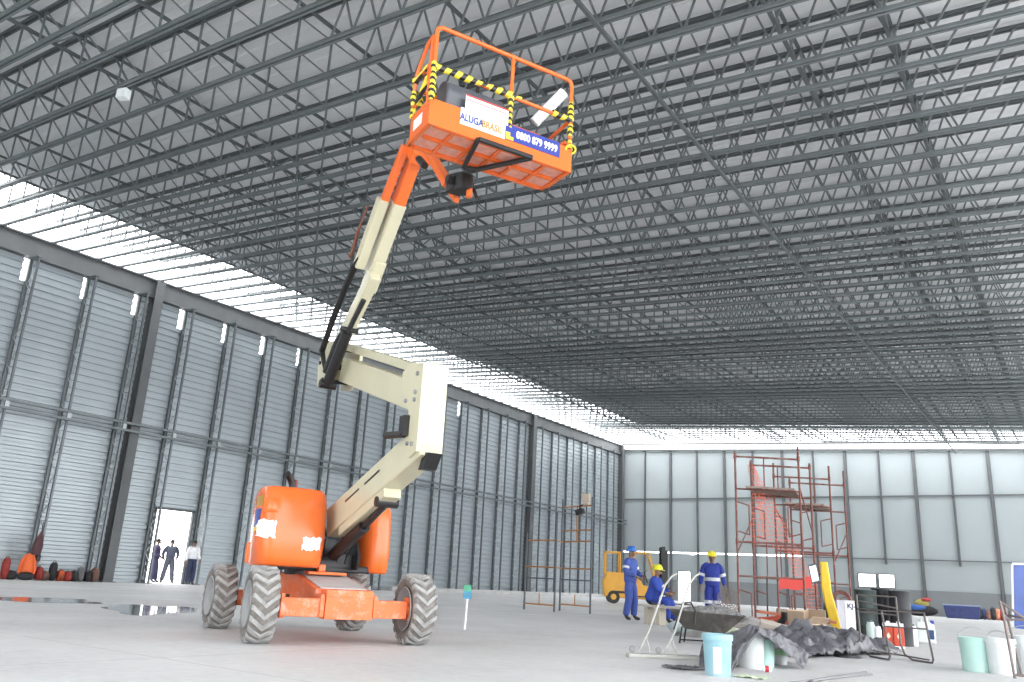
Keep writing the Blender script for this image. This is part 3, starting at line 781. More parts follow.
    # loose tape ring at the right corner
    ring = [(nf+.02+.03*math.sin(a), w1-.02+.06*math.cos(a), z0+th-.02+.035*math.sin(a)) for a in [2*math.pi*k/14 for k in range(15)]]
    mb = MB(); mb.tube(ring, .012, 6, cap=False); mb.build('tape_ring', M['tape_y'], L, smooth=True)
    mb = MB(); mb.prism([(t0+.02, w0+.01, z0+th+.02), (t0+.18, w0+.01, z0+th+.03), (t0+.16, w0+.01, z0+th+.09), (t0+.03, w0+.01, z0+th+.07)], (0, .004, 0)); mb.build('tape_end', M['tape_y'], L)
    # control console
    mb = MB()
    ca, cb = w0+.2, wm-.03
    def con(u, v):
        w = ca+(cb-ca)*u; a = v*2*math.pi
        return Vector((0, 0, 0))
    prof = [(-.04, .30), (-.0, .50), (-.05, .60), (-.14, .66), (-.22, .66), (-.28, .60), (-.28, .30)]
    mb.prism([(nf-.03+t, ca, z0+z) for t, z in prof], (0, cb-ca, 0))
    cs = mb.build('control_console', M['dgrey'], L, bevel=.03, seg=3)
    mb = MB(); mb.box((nf-.2, ca+.2, z0+.66), (nf-.14, ca+.24, z0+.76)); mb.tube([(nf-.16, ca+.4, z0+.65), (nf-.16, ca+.4, z0+.74)], .02, 8); mb.build('lever', M['black'], cs)
    # signs on the near face
    x = t1+.004
    mb = MB(); mb.box((x-.003, w0+.34, z0+.115), (x+.004, w0+.86, z0+th+.012)); s1 = mb.build('name_sign', M['white'], L); s1['label'] = 'white name sign on the platform edge'
    text('lettering', 'ALUGA', .112, M['bluesign'], s1, frame_mtx((x+.006, w0+.468, z0+.195), (0, 1, 0), (1, 0, 0))).scale = (.72, 1, 1)
    text('lettering', 'BRASIL', .112, M['lettering_o'], s1, frame_mtx((x+.006, w0+.705, z0+.195), (0, 1, 0), (1, 0, 0))).scale = (.72, 1, 1)
    mb = MB(); mb.box((nf+.03, w0+.38, z0+th-.02), (nf+.036, w0+.88, z0+.455)); s2 = mb.build('notice_panel', M['white'], L); s2['label'] = 'white panel with red stripes standing on the platform edge'
    mb = MB(); mb.box((nf+.037, w0+.38, z0+.44), (nf+.04, w0+.88, z0+.456)); mb.box((nf+.037, w0+.39, z0+.395), (nf+.04, w0+.87, z0+.403)); mb.build('stripe', mat('red_stripe', (.6, .05, .05), .5), s2)
    mb = MB(); mb.box((x-.003, w0+.865, z0+.125), (x+.004, w1-.16, z0+th+.012)); s3 = mb.build('phone_sign', M['bluesign'], L); s3['label'] = 'blue phone number sign on the platform edge'
    text('lettering', '0800 879 9999', .118, M['lettering'], s3, frame_mtx((x+.006, (w0+.92+w1-.16)/2+.02, z0+.21), (0, 1, 0), (1, 0, 0))).scale = (.72, 1, 1)
    mb = MB(); mb.box((x, w0+.87, z0+.127), (x+.0055, w0+.92, z0+.21)); mb.box((x, w0+.92, z0+.127), (x+.0055, w0+.96, z0+.165)); mb.build('emblem', M['tape_y'], s3)
    mb = MB(); mb.box((t0+.2, w0-.005, z0+.08), (t0+.4, w0-.001, z0+.2)); mb.build('plate', M['white'], L)
    # black bar frame hanging under the floor
    A, B, Cc, Dd = (t1+.04, w0+.54, z0-.01), (t1+.04, w0+1.18, z0-.01), (t0+.1, w0+.80, z0-.05), (t0+.06, w0+.66, z0-.05)
    mb = MB(); mb.bar(A, B, .045, .045); mb.bar(B, Cc, .045, .045); mb.bar(Cc, Dd, .045, .045); mb.bar(Dd, A, .045, .045); mb.build('bar_frame', M['black'], L, bevel=.008)
    # rolled white sheet carried across the rails
    T = MB(); a, b = Vector((t0+.24, w1-.30, z0+.66)), Vector((nf-.06, w1-.08, z0+1.0))
    n = 14; d = (b-a).normalized(); xx = d.orthogonal().normalized(); yy = d.cross(xx)
    T.tube([a, b], .062, 16, cap=False); T.tube([b-d*.002, a+d*.002], .055, 16, cap=False)
    tube = T.build('rolled_sheet', M['white'], None, smooth=True)
    tube.parent = None; tube.matrix_world = Matrix.Translation(L.location) @ Matrix.Rotation(L.rotation_euler.z, 4, 'Z')
    tag(tube, 'rolled white sheet leaning across the right end of the raised platform', 'sheet roll')
def gp(px, depth, z=0.0):
    """point at height z, at a distance along the view axis, in the vertical plane of image column px (layout helper)"""
    r = [(.8293872, .55640306, .05032395), (.11679983, -.26077871, .95830698), (-.54632835, .78892972, .2812743)]
    a = (px-512)/FPX
    b = ((z-.8)/depth-a*r[0][2]-r[2][2])/r[1][2]
    return CAM+depth*(a*Vector(r[0])+b*Vector(r[1])+Vector(r[2]))
def to_cam(p):                                 # heading that faces the camera position, for things placed facing the hall entrance
    return math.atan2(-p.y, -p.x)

def skin_mesh(name, chains, material, parent, root=(0, 0, 0), sub=2, ell=None):
    """chains: list of lists of (point, rx, ry); equal points are shared"""
    verts, rad, idx, edges = [], [], {}, set()
    def key(p): return tuple(round(c, 4) for c in p)
    for ch in chains:
        prev = None
        for p, rx, ry in ch:
            k = key(p)
            if k not in idx: idx[k] = len(verts); verts.append(p); rad.append((rx, ry))
            if prev is not None and prev != idx[k]: edges.add((prev, idx[k]))
            prev = idx[k]
    me = bpy.data.meshes.new(name); me.from_pydata([tuple(v) for v in verts], list(edges), [])
    o = bpy.data.objects.new(name, me); COL.objects.link(o)
    md = o.modifiers.new('skin', 'SKIN'); md.use_smooth_shade = True; md.branch_smoothing = .6
    sv = me.skin_vertices[0].data
    for i, r in enumerate(rad): sv[i].radius = r; sv[i].use_root = False
    sv[idx[key(root)]].use_root = True
    s = o.modifiers.new('sub', 'SUBSURF'); s.levels = sub; s.render_levels = sub
    dg = bpy.context.evaluated_depsgraph_get()
    m2 = bpy.data.meshes.new_from_object(o.evaluated_get(dg)); m2.name = name
    bpy.data.objects.remove(o); bpy.data.meshes.remove(me)
    m2.materials.clear(); m2.materials.append(material)
    for p in m2.polygons: p.use_smooth = True
    o = bpy.data.objects.new(name, m2); COL.objects.link(o); o.parent = parent
    return o

# local frame: the person faces +x, left is +y, feet at z = 0
STAND = dict(pelvis=(0,0,.96), waist=(0,0,1.08), chest=(.01,0,1.30), neck=(0,0,1.475), head=(.015,0,1.60), top=(.01,0,1.70),
    sl=(0,.185,1.42), sr=(0,-.185,1.42), el=(-.03,.245,1.14), er=(-.03,-.245,1.14), wl=(.03,.255,.90), wr=(.03,-.255,.90),
    hl=(0,.09,.92), hr=(0,-.09,.92), kl=(.02,.105,.50), kr=(.02,-.105,.50), al=(-.02,.115,.09), ar=(-.02,-.115,.09), tl=(.15,.135,.045), tr=(.15,-.135,.045))

def person(name, loc, rz, label, pose=None, cloth=(.03, .05, .3), skin=(.22, .12, .08), helmet=None, bands=(), trousers=None, boots=(.05, .045, .04), scale=1.0, fingers=True, group=None, hair=(.02, .016, .014), shirt_sleeve='long'):
    J = {k: Vector(v) for k, v in STAND.items()}
    if pose: J.update({k: Vector(v) for k, v in pose.items()})
    root = empty(name, loc, rz, label, 'person', group); root.scale = (scale,)*3
    sk = mat('skin_tone', skin, .55, 0, .08, 20); cl = mat('work_cloth', cloth, .8, 0, .12, 9)
    tm = mat('trouser_cloth', trousers, .8, 0, .12, 9) if trousers else cl
    V = lambda a, b, t: a.lerp(b, t)
    fwd = Vector((1, 0, 0)); f2 = (J['head']-J['neck'])
    hx = fwd
    H_, T_, N_ = J['head'], J['top'], J['neck']
    body = [
        [(J['pelvis'], .07, .07), (J['waist'], .08, .07), (J['chest'], .1, .085), (V(J['chest'], N_, .6), .065, .06), (N_, .055, .055), (V(N_, H_, .45), .058, .062), (H_-Vector((0, 0, .03)), .072, .085), (H_+Vector((0, 0, .04)), .078, .095), (T_-Vector((0, 0, .02)), .062, .075)],
        [(H_-Vector((0, 0, .03)), .072, .085), (H_+hx*.085+Vector((0, 0, -.035)), .03, .03), (H_+hx*.118+Vector((0, 0, -.03)), .012, .014)],
    ]
    for s in 'lr':
        body.append([(V(J['chest'], N_, .6), .065, .06), (J['s'+s]*.9+J['chest']*.1-Vector((0, 0, .03)), .036, .036), (V(J['s'+s], J['e'+s], .5), .042, .042), (J['e'+s], .04, .04), (V(J['e'+s], J['w'+s], .4), .038, .038), (J['w'+s], .026, .026)])
        d = (J['w'+s]-J['e'+s]).normalized(); pal = J['w'+s]+d*.075
        body[-1].append((pal, .034, .02))
        if fingers:
            side = d.cross(Vector((0, 1 if s == 'l' else -1, 0)))
            if side.length < .2: side = d.cross(Vector((0, 0, 1)))
            side.normalize(); curl = d.cross(side).normalized()
            if (curl.y > 0) == (s == 'l'): curl = -curl
            for k, (off, ln) in enumerate(((.027, .07), (.01, .08), (-.008, .075), (-.025, .058))):
                b0 = pal+side*off+d*.03; b1 = b0+d*ln*.5+curl*.008; b2 = b1+d*ln*.4+curl*.025
                body.append([(pal, .034, .02), (b0, .01, .01), (b1, .0085, .0085), (b2, .0075, .0075)])
            tb = J['w'+s]+d*.03+side*.035; body.append([(J['w'+s], .026, .026), (tb, .012, .012), (tb+d*.04+side*.018+curl*.01, .0095, .0095)])
        body.append([(J['pelvis'], .07, .07), (J['h'+s], .045, .045), (V(J['h'+s], J['k'+s], .5), .05, .05), (J['k'+s], .052, .052), (V(J['k'+s], J['a'+s], .4), .05, .05), (J['a'+s], .035, .035), (V(J['a'+s], J['t'+s], .7), .026, .02), (V(J['a'+s], J['t'+s], .85), .022, .018)])
    skin_mesh('body', body, sk, root, J['pelvis'])
    # clothing
    def leg(s): return [(V(J['h'+s], J['waist'], .5), .085, .085), (J['h'+s]+(J['k'+s]-J['h'+s])*.12, .118, .118), (V(J['h'+s], J['k'+s], .5), .112, .112), (J['k'+s], .096, .096), (V(J['k'+s], J['a'+s], .5), .092, .092), (V(J['k'+s], J['a'+s], .97), .085, .085)]
    full = shirt_sleeve == 'long'
    def torso_mesh(nm, m, rings):
        mb = MB(); prev = None; n = 24; out = []
        for i, (c, rl, rf) in enumerate(rings):
            t = ((rings[min(i+1, len(rings)-1)][0]-rings[max(i-1, 0)][0])).normalized(); lat = Vector((0, 1, 0)); fa = t.cross(lat).normalized()
            out.append([mb.bm.verts.new(c+lat*rl*math.copysign(abs(math.cos(a))**.85, math.cos(a))+fa*rf*math.copysign(abs(math.sin(a))**.85, math.sin(a))) for a in [2*math.pi*k/n for k in range(n)]])
        for a, b in zip(out, out[1:]):
            for k in range(n): mb.bm.faces.new((a[k], a[(k+1)%n], b[(k+1)%n], b[k]))
        mb.bm.faces.new(out[0][::-1]); mb.bm.faces.new(out[-1])
        o = mb.build(nm, m, root, smooth=True, angle=70); sb = o.modifiers.new('sub', 'SUBSURF'); sb.levels = sb.render_levels = 1
        return o
    dn = (J['pelvis']-J['waist']).normalized()
    low = [(J['pelvis']+dn*.10, .12, .10), (J['pelvis']+dn*.05, .175, .135), (J['pelvis'], .19, .148)]
    high = [(J['waist'], .178, .138), (J['chest']-Vector((0, 0, .06)), .195, .148), (V(J['chest'], N_, .3), .2, .145), (V(J['chest'], N_, .62), .175, .12), (V(J['chest'], N_, .82), .105, .095), (V(J['chest'], N_, 1.0), .072, .074)]
    torso_mesh('shirt' if trousers else 'overalls', cl, ([(J['pelvis']+dn*-.01, .196, .153)] if trousers else low)+high)
    if trousers: torso_mesh('trouser_seat', tm, low+[(V(J['pelvis'], J['waist'], .5), .18, .14)])
    for s in 'lr':
        o_ = J['s'+s]; inn = V(V(J['chest'], N_, .5), o_, .45)
        skin_mesh('sleeve', [[(inn, .085, .085), (V(o_, inn, .45)+Vector((0, 0, .012)), .09, .09), (V(o_, J['e'+s], .16), .088, .088), (V(o_, J['e'+s], .5), .08, .08), (J['e'+s], .072, .072), (V(J['e'+s], J['w'+s], .5), .063, .063), (V(J['e'+s], J['w'+s], .95), .052, .052)]], cl, root, inn)
        skin_mesh('trouser_leg', [leg(s)], tm, root, leg(s)[1][0])
    bm_ = mat('boot_leather', boots, .6)
    for s in 'lr':
        a, t = J['a'+s], J['t'+s]
        skin_mesh('boot', [[(a+Vector((0, 0, .07)), .052, .052), (a, .052, .05), (V(a, t, .55)-Vector((0, 0, .01)), .055, .042), (t, .048, .036)]], bm_, root, a, 1)
    if helmet:
        hm = mat('helmet_shell', helmet, .3)
        mb = MB(); c = H_+Vector((0, 0, .055))
        mb.lathe([(.128, -.005), (.126, .0), (.122, .045), (.10, .09), (.062, .118), (0, .128)], 24, Matrix.Translation(c))
        mb.lathe([(.12, -.008), (.142, -.012), (.146, -.006), (.126, .006)], 24, Matrix.Translation(c)); 
        mb.prism([c+Vector((.10, -.08, -.01)), c+Vector((.17, -.05, -.022)), c+Vector((.185, 0, -.026)), c+Vector((.17, .05, -.022)), c+Vector((.10, .08, -.01))], (0, 0, .01))
        mb.bar(c+Vector((-.09, 0, .085)), c+Vector((.09, 0, .085)), .03, .07)
        mb.build('helmet', hm, root, smooth=True)
    elif hair:
        mb = MB(); mb.sphere(H_+Vector((-.012, 0, .05)), .098, (1, .9, .86)); mb.build('hair', mat('hair', hair, .8), root, smooth=True)
    for e in (-.032, .032):
        mb = MB(); mb.sphere(H_+Vector((.088, e, .018)), .012, (.6, 1, .8), 8, 6); mb.build('eye', mat('eye', (.03, .025, .02), .3), root, smooth=True)
    for e in (-1, 1):
        mb = MB(); mb.sphere(H_+Vector((-.005, e*.072, .0)), .032, (.7, .35, 1.05), 10, 7); mb.build('ear', sk, root, smooth=True)
    mb = MB(); mb.sphere(H_+Vector((.09, 0, -.066)), .02, (.5, 1.15, .32), 10, 6); mb.build('mouth', mat('lips', (.2, .07, .06), .5), root, smooth=True)
    wt = M['reflective']
    for a, b, t, r, w in bands:
        A, B = J[a], J[b]; c = V(A, B, t); d = (B-A).normalized()
        x = d.orthogonal().normalized(); 
        rx, ry = r if isinstance(r, tuple) else (r, r)
        if abs(d.z) > .5: yv = Vector((0, 1, 0)); yv = (yv-d*yv.dot(d)).normalized(); x = yv.cross(d).normalized(); 
        else: yv = d.cross(x)
        mb = MB(); ring = []
        n = 24
        lo = [mb.bm.verts.new(c-d*w/2+x*ry*math.cos(2*math.pi*k/n)+yv*rx*math.sin(2*math.pi*k/n)) for k in range(n)]
        hi = [mb.bm.verts.new(c+d*w/2+x*ry*math.cos(2*math.pi*k/n)+yv*rx*math.sin(2*math.pi*k/n)) for k in range(n)]
        for k in range(n): mb.bm.faces.new((lo[k], lo[(k+1)%n], hi[(k+1)%n], hi[k]))
        bmesh.ops.solidify(mb.bm, geom=mb.bm.faces[:], thickness=-.006)
        mb.build('reflective_band', wt, root, smooth=True)
    return root

def people():
    M['reflective'] = mat('reflective_band', (.95, .96, .97), .3, 0)
    blue = (.025, .06, .34)
    yaw = lambda p: math.atan2(-p.y, -p.x)      # facing the camera
    # standing worker with blue helmet, turned towards the right
    p = gp(630, 20.4)
    person('person', p, yaw(p)+R(62), 'standing worker in blue overalls and blue helmet, arms bent, beside the yellow forklift',
        dict(el=(.02,.26,1.16), er=(.0,-.26,1.16), wl=(.24,.17,1.06), wr=(.23,-.15,1.04), al=(.03,.13,.09), tl=(.2,.16,.045), ar=(-.06,-.12,.09), tr=(.1,-.17,.045), kl=(.06,.115,.5)),
        cloth=(.06, .1, .36), helmet=(.04, .16, .5), bands=[('sl', 'el', .66, .087, .06), ('sr', 'er', .66, .087, .06)], scale=1.02)
    # seated worker
    p = gp(652, 19.6)
    person('person', p+Vector((0, 0, -.0)), yaw(p)+R(72), 'worker in blue overalls and yellow helmet sitting on a plank bench, looking right',
        dict(pelvis=(-.03,0,.59), waist=(.02,0,.68), chest=(.08,0,.90), neck=(.11,0,1.07), head=(.14,0,1.19), top=(.14,0,1.29), sl=(.09,.18,1.02), sr=(.09,-.18,1.02), el=(.2,.23,.78), er=(.2,-.23,.78), wl=(.4,.17,.74), wr=(.41,-.15,.72),
             hl=(.07,.095,.545), hr=(.07,-.095,.545), kl=(.44,.12,.53), kr=(.44,-.13,.52), al=(.5,.13,.09), ar=(.42,-.14,.09), tl=(.67,.15,.045), tr=(.59,-.17,.045)),
        cloth=blue, helmet=(.75, .75, .04), bands=[('sl', 'el', .7, .087, .05), ('hl', 'kl', .55, .12, .05), ('hr', 'kr', .55, .12, .05)])
    # standing worker in the middle
    p = gp(713, 21.2)
    person('person', p, yaw(p)+R(6), 'standing worker in blue overalls with bright reflective bands and yellow helmet, facing the camera',
        dict(el=(-.02,.27,1.15), er=(-.02,-.27,1.15), wl=(.04,.30,.91), wr=(.04,-.30,.91), al=(-.02,.13,.09), ar=(-.02,-.13,.09)),
        cloth=(.02, .04, .27), helmet=(.8, .7, .05), bands=[('pelvis', 'waist', .95, (.203, .163), .085), ('sl', 'el', .85, .088, .075), ('sr', 'er', .85, .088, .075), ('hl', 'kl', .96, .108, .08), ('hr', 'kr', .96, .108, .08)], scale=1.03)
    # people in the doorway
    def door(px, dx=0):
        # on the threshold plane just outside the left wall
        for d in [x*.02 for x in range(1400, 2000)]:
            q = gp(px, d)
            if q.x <= XL-.55-dx: return q
    a = door(151.5, .1); person('person', a, R(50), 'person in dark purple shirt standing at the left side of the bright doorway', dict(wl=(.2,.2,1.0), wr=(.18,-.2,1.02), kl=(.08,.09,.5), al=(.1,.1,.09), tl=(.26,.11,.045)), cloth=(.07, .055, .12), trousers=(.05, .05, .1), fingers=True)
    a = door(166, -.1); person('person', a, R(-25), 'broad person in dark grey clothes standing in the middle of the bright doorway', dict(el=(-.02,.3,1.16), er=(-.02,-.3,1.16), wl=(.05,.24,.96), wr=(.05,-.24,.96), kl=(.03,.14,.5), kr=(.03,-.14,.5), al=(-.02,.2,.09), ar=(-.02,-.2,.09), tl=(.14,.24,.045), tr=(.14,-.24,.045)), cloth=(.1, .11, .15), trousers=(.12, .13, .16))
    a = door(188.5, -1.3); person('person', a, R(-10), 'person in white shirt and dark trousers standing at the right side of the doorway', dict(wl=(.12,.26,.98)), cloth=(.8, .8, .82), trousers=(.03, .04, .09))
    a = door(179, .9); bicycle(a, R(35))

def bicycle(loc, rz):
    b = empty('bicycle', loc, rz, 'pale bicycle standing in the bright doorway behind the people', 'bicycle')
    fm = mat('pale_blue_frame', (.45, .55, .68), .4); tm = mat('bike_tyre', (.25, .28, .33), .8)
    for x in (-.5, .52):
        mb = MB(); ring = [(x+.32*math.cos(a), 0, .335+.32*math.sin(a)) for a in [2*math.pi*k/32 for k in range(33)]]
        mb.tube(ring, .02, 6, cap=False)
        w = mb.build('wheel', tm, b, smooth=True)
        mb = MB()
        for k in range(12):
            a = 2*math.pi*k/12; mb.tube([(x, 0, .335), (x+.31*math.cos(a), 0, .335+.31*math.sin(a))], .003, 4)
        mb.build('spokes', fm, w)
    mb = MB(); A, B, C_, D_, E_ = (-.5, 0, .335), (-.05, 0, .3), (-.18, 0, .82), (.36, 0, .8), (.52, 0, .335)
    for p, q in ((A, B), (A, C_), (B, C_), (C_, D_), (B, D_), (D_, E_)): mb.tube([p, q], .018, 8)
    mb.build('frame', fm, b, smooth=True)
    mb = MB(); mb.tube([(.36, 0, .8), (.33, 0, .98)], .014, 8); mb.tube([(.28, -.26, 1.0), (.36, -.2, 1.0), (.36, .2, 1.0), (.28, .26, 1.0)], .014, 8); mb.build('handlebar', fm, b, smooth=True)
    mb = MB(); mb.tube([(-.18, 0, .82), (-.2, 0, .92)], .013, 8); mb.sphere((-.2, 0, .94), .12, (1, .55, .25)); mb.build('saddle', tm, b, smooth=True)
def bolt_thing(name, label, cat, p, rz, group=None): return empty(name, p, rz, label, cat, group)

def forklift():
    p = gp(637, 40.5); rz = math.atan2(Vector((.83, .556)).y, .83)      # points along the picture's right
    f = empty('forklift', p, rz-R(2), 'yellow forklift truck with a tall black mast parked near the far wall', 'forklift')
    y = mat('forklift_yellow', (.72, .36, .03), .4, 0, .08, 4); k = M['black']
    f.scale = (1.15, 1.15, 1.15)
    mb = MB(); mb.prism([(-1.45,-.5,.28),(-.55,-.5,.22),(.75,-.5,.22),(.75,-.5,.75),(.2,-.5,.8),(.1,-.5,1.0),(-.3,-.5,1.25),(-1.35,-.5,1.3),(-1.5,-.5,.9)], (0, 1.0, 0)); mb.build('body', y, f, bevel=.05, seg=3)
    mb = MB(); mb.box((-1.0,-.515,.42), (-.5,.515,.52)); mb.box((-.2,-.515,.3),(.5,.515,.36)); mb.build('vent', k, f)
    for x in (-1.4, -.78):
        for w in (-.45, .45):
            mb = MB(); mb.bar((x, w, 1.2), (x, w, 2.12), .06, .06); mb.build('rear_frame_post', y, f)
    mb = MB()
    for w in (-.45, .45): mb.bar((-1.42, w, 2.12), (-.75, w, 2.12), .06, .06)
    for x in (-1.4, -.78): mb.bar((x, -.45, 2.12), (x, .45, 2.12), .06, .06)
    mb.build('rear_frame', y, f)
    mb = MB()
    for w in (-.42, .42):
        mb.bar((-.35, w, 1.2), (-.15, w, 2.15), .07, .07); mb.bar((.85, w, .8), (.45, w, 2.15), .07, .07); mb.bar((-.2, w, 2.15), (.5, w, 2.15), .07, .07)
    for i in range(5): mb.bar((-.15+.15*i, -.42, 2.16), (-.15+.15*i, .42, 2.16), .04, .04)
    mb.build('overhead_guard', y, f)
    mb = MB(); mb.box((-.3,-.25,1.2),(.15,.25,1.32)); mb.box((-.36,-.25,1.25),(-.25,.25,1.75)); mb.build('seat', k, f, bevel=.04)
    mb = MB(); mb.tube([(.45,0,.9),(.3,0,1.35)], .025, 8); mb.lathe([(.15,-.012),(.18,0),(.15,.012)], 20, Matrix.Translation((.3,0,1.36))@Matrix.Rotation(R(-25),4,'Y')); mb.build('steering_wheel', k, f, smooth=True)
    for w in (-.36, .36):
        mb = MB(); mb.box((1.0, w-.06, .12), (1.16, w+.06, 2.45)); mb.box((1.16, w*.8-.05, .3), (1.27, w*.8+.05, 2.3)); mb.build('mast_rail', k, f)
    mb = MB(); mb.box((1.02,-.4,2.3),(1.14,.4,2.4)); mb.box((1.05,-.4,1.2),(1.15,.4,1.35)); mb.box((1.26,-.5,.25),(1.32,.5,.35)); mb.box((1.26,-.5,.65),(1.32,.5,.75)); mb.box((1.1,-.06,.2),(1.2,.06,2.3)); mb.build('carriage', k, f)
    for w in (-.28, .28):
        mb = MB(); mb.box((1.32, w-.06, .08), (2.3, w+.06, .12)); mb.box((1.32, w-.06, .08), (1.37, w+.06, .75)); mb.build('fork', k, f)
    for x, r in ((-1.05, .27), (.72, .33)):
        for w in (-.42, .42):
            mb = MB(); mm = Matrix.Translation((x, w, r))@Matrix.Rotation(R(90), 4, 'X')
            mb.lathe([(0,-.1),(r*.5,-.1),(r*.9,-.11),(r,-.07),(r,.07),(r*.9,.11),(r*.5,.1),(0,.1)], 24, mm); w_ = mb.build('wheel', k, f, smooth=True)
            mb = MB(); mb.lathe([(0,-.112),(r*.45,-.108),(r*.45,.108),(0,.112)], 16, mm); mb.build('hub', y, w_, smooth=True)

def scaffold():
    red = mat('red_oxide_tube', (.18, .06, .045), .6, .1, .25, 8, dirt=(.35, .3, .27), dirt_amt=.6)
    wood = mat('weathered_plank', (.25, .19, .16), .85, 0, .3, 7)
    net = mat('orange_safety_net', (.85, .16, .07), .6)
    def frame(px0, px1, depth, tower, extra=(0, 0)):
        a, b = gp(px0, depth), gp(px1, depth)
        d = (b-a); w = d.length; f = empty('frame', a-tower.location, math.atan2(d.y, d.x)); f.parent = tower
        for k, x in enumerate((0, w)):
            mb = MB(); mb.tube([(x, 0, 0), (x, 0, 4.02+extra[k])], .026, 10); mb.build('standard', red, f, smooth=True)
            mb = MB(); mb.box((x-.09, -.09, 0), (x+.09, .09, .012)); mb.build('base_plate', red, f)
            mb = MB()
            for z in (1.96, 3.96): mb.tube([(x, 0, z-.07), (x, 0, z+.07)], .036, 10)
            mb.build('coupler', red, f, smooth=True)
        for z0 in (0, 2.0):
            mb = MB(); mb.tube([(0, 0, z0+1.95), (w, 0, z0+1.95)], .024, 8); mb.build('ledger', red, f, smooth=True)
            mb = MB(); mb.tube([(0, 0, z0+1.18), (w, 0, z0+1.18)], .02, 8); mb.build('ledger', red, f, smooth=True)
            for s, x in ((1, 0), (-1, w)):
                mb = MB(); mb.tube([(x, 0, z0+.88), (x+s*.3, 0, z0+.8)], .016, 6); mb.tube([(x+s*.3, 0, z0+.8), (x+s*.3, 0, z0+.12)], .016, 6); mb.tube([(x+s*.3, 0, z0+.12), (x, 0, z0+.2)], .016, 6); mb.build('side_loop', red, f, smooth=True)
        mb = MB(); mb.tube([(w*.45, 0, 3.18), (w*.45, 0, 3.95)], .016, 6); mb.tube([(w*.45, 0, 1.18), (w*.45, 0, 1.95)], .016, 6); mb.build('strut', red, f, smooth=True)
        return a, b, f
    T1 = empty('scaffold_tower', gp(739.5, 18.6), 0, 'taller rust red scaffold tower with orange netting, left of the pair before the far wall', 'scaffold tower')
    T2 = empty('scaffold_tower', gp(779, 21.6), 0, 'lower rust red scaffold tower, right and behind the taller one', 'scaffold tower')
    F1 = frame(739.5, 806.5, 18.6, T1, (.05, .25)); F2 = frame(756, 818, 19.8, T1, (.05, .05))
    F3 = frame(779.5, 838, 21.6, T2, (.3, .3)); F4 = frame(796, 853, 22.7, T2, (.1, .35))
    def brace(p, q, tower):
        mb = MB(); mb.tube([p-tower.location, q-tower.location], .016, 8); mb.build('brace', red, tower, smooth=True)
    up = lambda v, z: v+Vector((0, 0, z))
    brace(up(F1[0], 1.7), up(F2[0], 2.6), T1); brace(up(F1[1], 3.3), up(F2[1], 2.3), T1)
    brace(up(F3[0], 3.1), up(F4[0], 2.4), T2); brace(up(F3[1], 1.7), up(F4[1], 2.6), T2)
    # planks lying across the frames
    def planks(A, B, z, t0, t1, label, n=3):
        e = empty('scaffold_platform', up(A[0].lerp(A[1], t0), z), math.atan2((A[1]-A[0]).y, (A[1]-A[0]).x), label, 'scaffold platform')
        w = (A[1]-A[0]).length*(t1-t0); inv = Matrix.Rotation(-e.rotation_euler.z, 4, 'Z')
        v = inv@(B[0]-A[0]); q = random.Random(int(z*100))
        for k in range(n):
            s0, s1 = k/n*w, (k+.92)/n*w
            mb = MB(); x0 = q.uniform(-.05, .05)
            mb.hexa([(s0, -.15+x0, 0), (s1, -.15+x0, 0), (s1+v.x*1.0, v.y+.2+x0, q.uniform(0, .04)), (s0+v.x*1.0, v.y+.2+x0, q.uniform(0, .03)), (s0, -.15+x0, .05), (s1, -.15+x0, .05), (s1+v.x, v.y+.2+x0, .08), (s0+v.x, v.y+.2+x0, .08)])
            mb.build('plank', wood, e)
        return e
    planks(F1, F2, 3.19, .12, .9, 'worn plank platform high on the taller scaffold tower', 3)
    planks(F3, F4, 3.2, .12, .85, 'worn plank platform on the lower scaffold tower', 3)
    # orange safety netting
    def netting(P0, P1, P2, w0, w1, label, n=26, m=6, seed=1):
        q = random.Random(seed); mb = MB(); P0, P1, P2 = Vector(P0), Vector(P1), Vector(P2); X = (F1[1]-F1[0]).normalized(); Y = Vector((-X.y, X.x, 0))
        def fn(u, v):
            c = P0.lerp(P1, u).lerp(P1.lerp(P2, u), u); w = w0+(w1-w0)*u
            return c+X*(v-.5)*w+Y*(.06*math.sin(v*7+u*9))
        mb.grid(fn, n, m)
        o = mb.build('safety_net', net, None); md = o.modifiers.new('wire', 'WIREFRAME'); md.thickness = .012; md.use_replace = True
        tag(o, label, 'net'); return o
    X = (F1[1]-F1[0]).normalized()
    f2 = F2[0]
    netting(up(f2, 3.95)+X*.0, up(f2, 3.1)+X*.3, up(f2, 1.9)+X*.75, .16, .75, 'orange safety net hanging down inside the taller scaffold tower', 22, 6)
    netting(up(F1[0], 3.1)+X*.55, up(F1[0], 2.6)+X*.5, up(F1[0], 1.95)+X*.5, .3, .4, 'short piece of orange safety net at the left of the taller tower', 9, 4)
    netting(up(f2, 1.9)+X*.95, up(f2, 1.5)+X*1.1, up(f2, 1.0)+X*1.3, .35, .5, 'orange safety net trailing low in the middle of the scaffold', 10, 4)
    netting(up(F2[1], 1.1)-X*.15, up(F2[1], .6)-X*.1, up(F2[1], .1)-X*.05, .4, .4, 'orange safety net hung low behind the bent yellow arm', 11, 4)
    mb = MB()
    a = up(F1[0], 1.18)+X*.95; 
    mb.grid(lambda u, v: a+X*(.75*u)+Vector((0, 0, -.26*v+.02*math.sin(9*u)+.05*u)), 12, 4, .006)
    tag(mb.build('red_banner', mat('red_cloth', (.6, .06, .05), .7), None), 'red cloth tied across the middle of the scaffold tower', 'cloth')
    # lean pole
    p = gp(768, 17.9); mb = MB(); mb.tube([(0, 0, 0), (.02, 0, 1.15)], .018, 8); o = mb.build('steel_bar', M['blackmetal'], None, smooth=True); o.location = p; tag(o, 'thin black steel bar standing upright before the tall scaffold', 'bar')
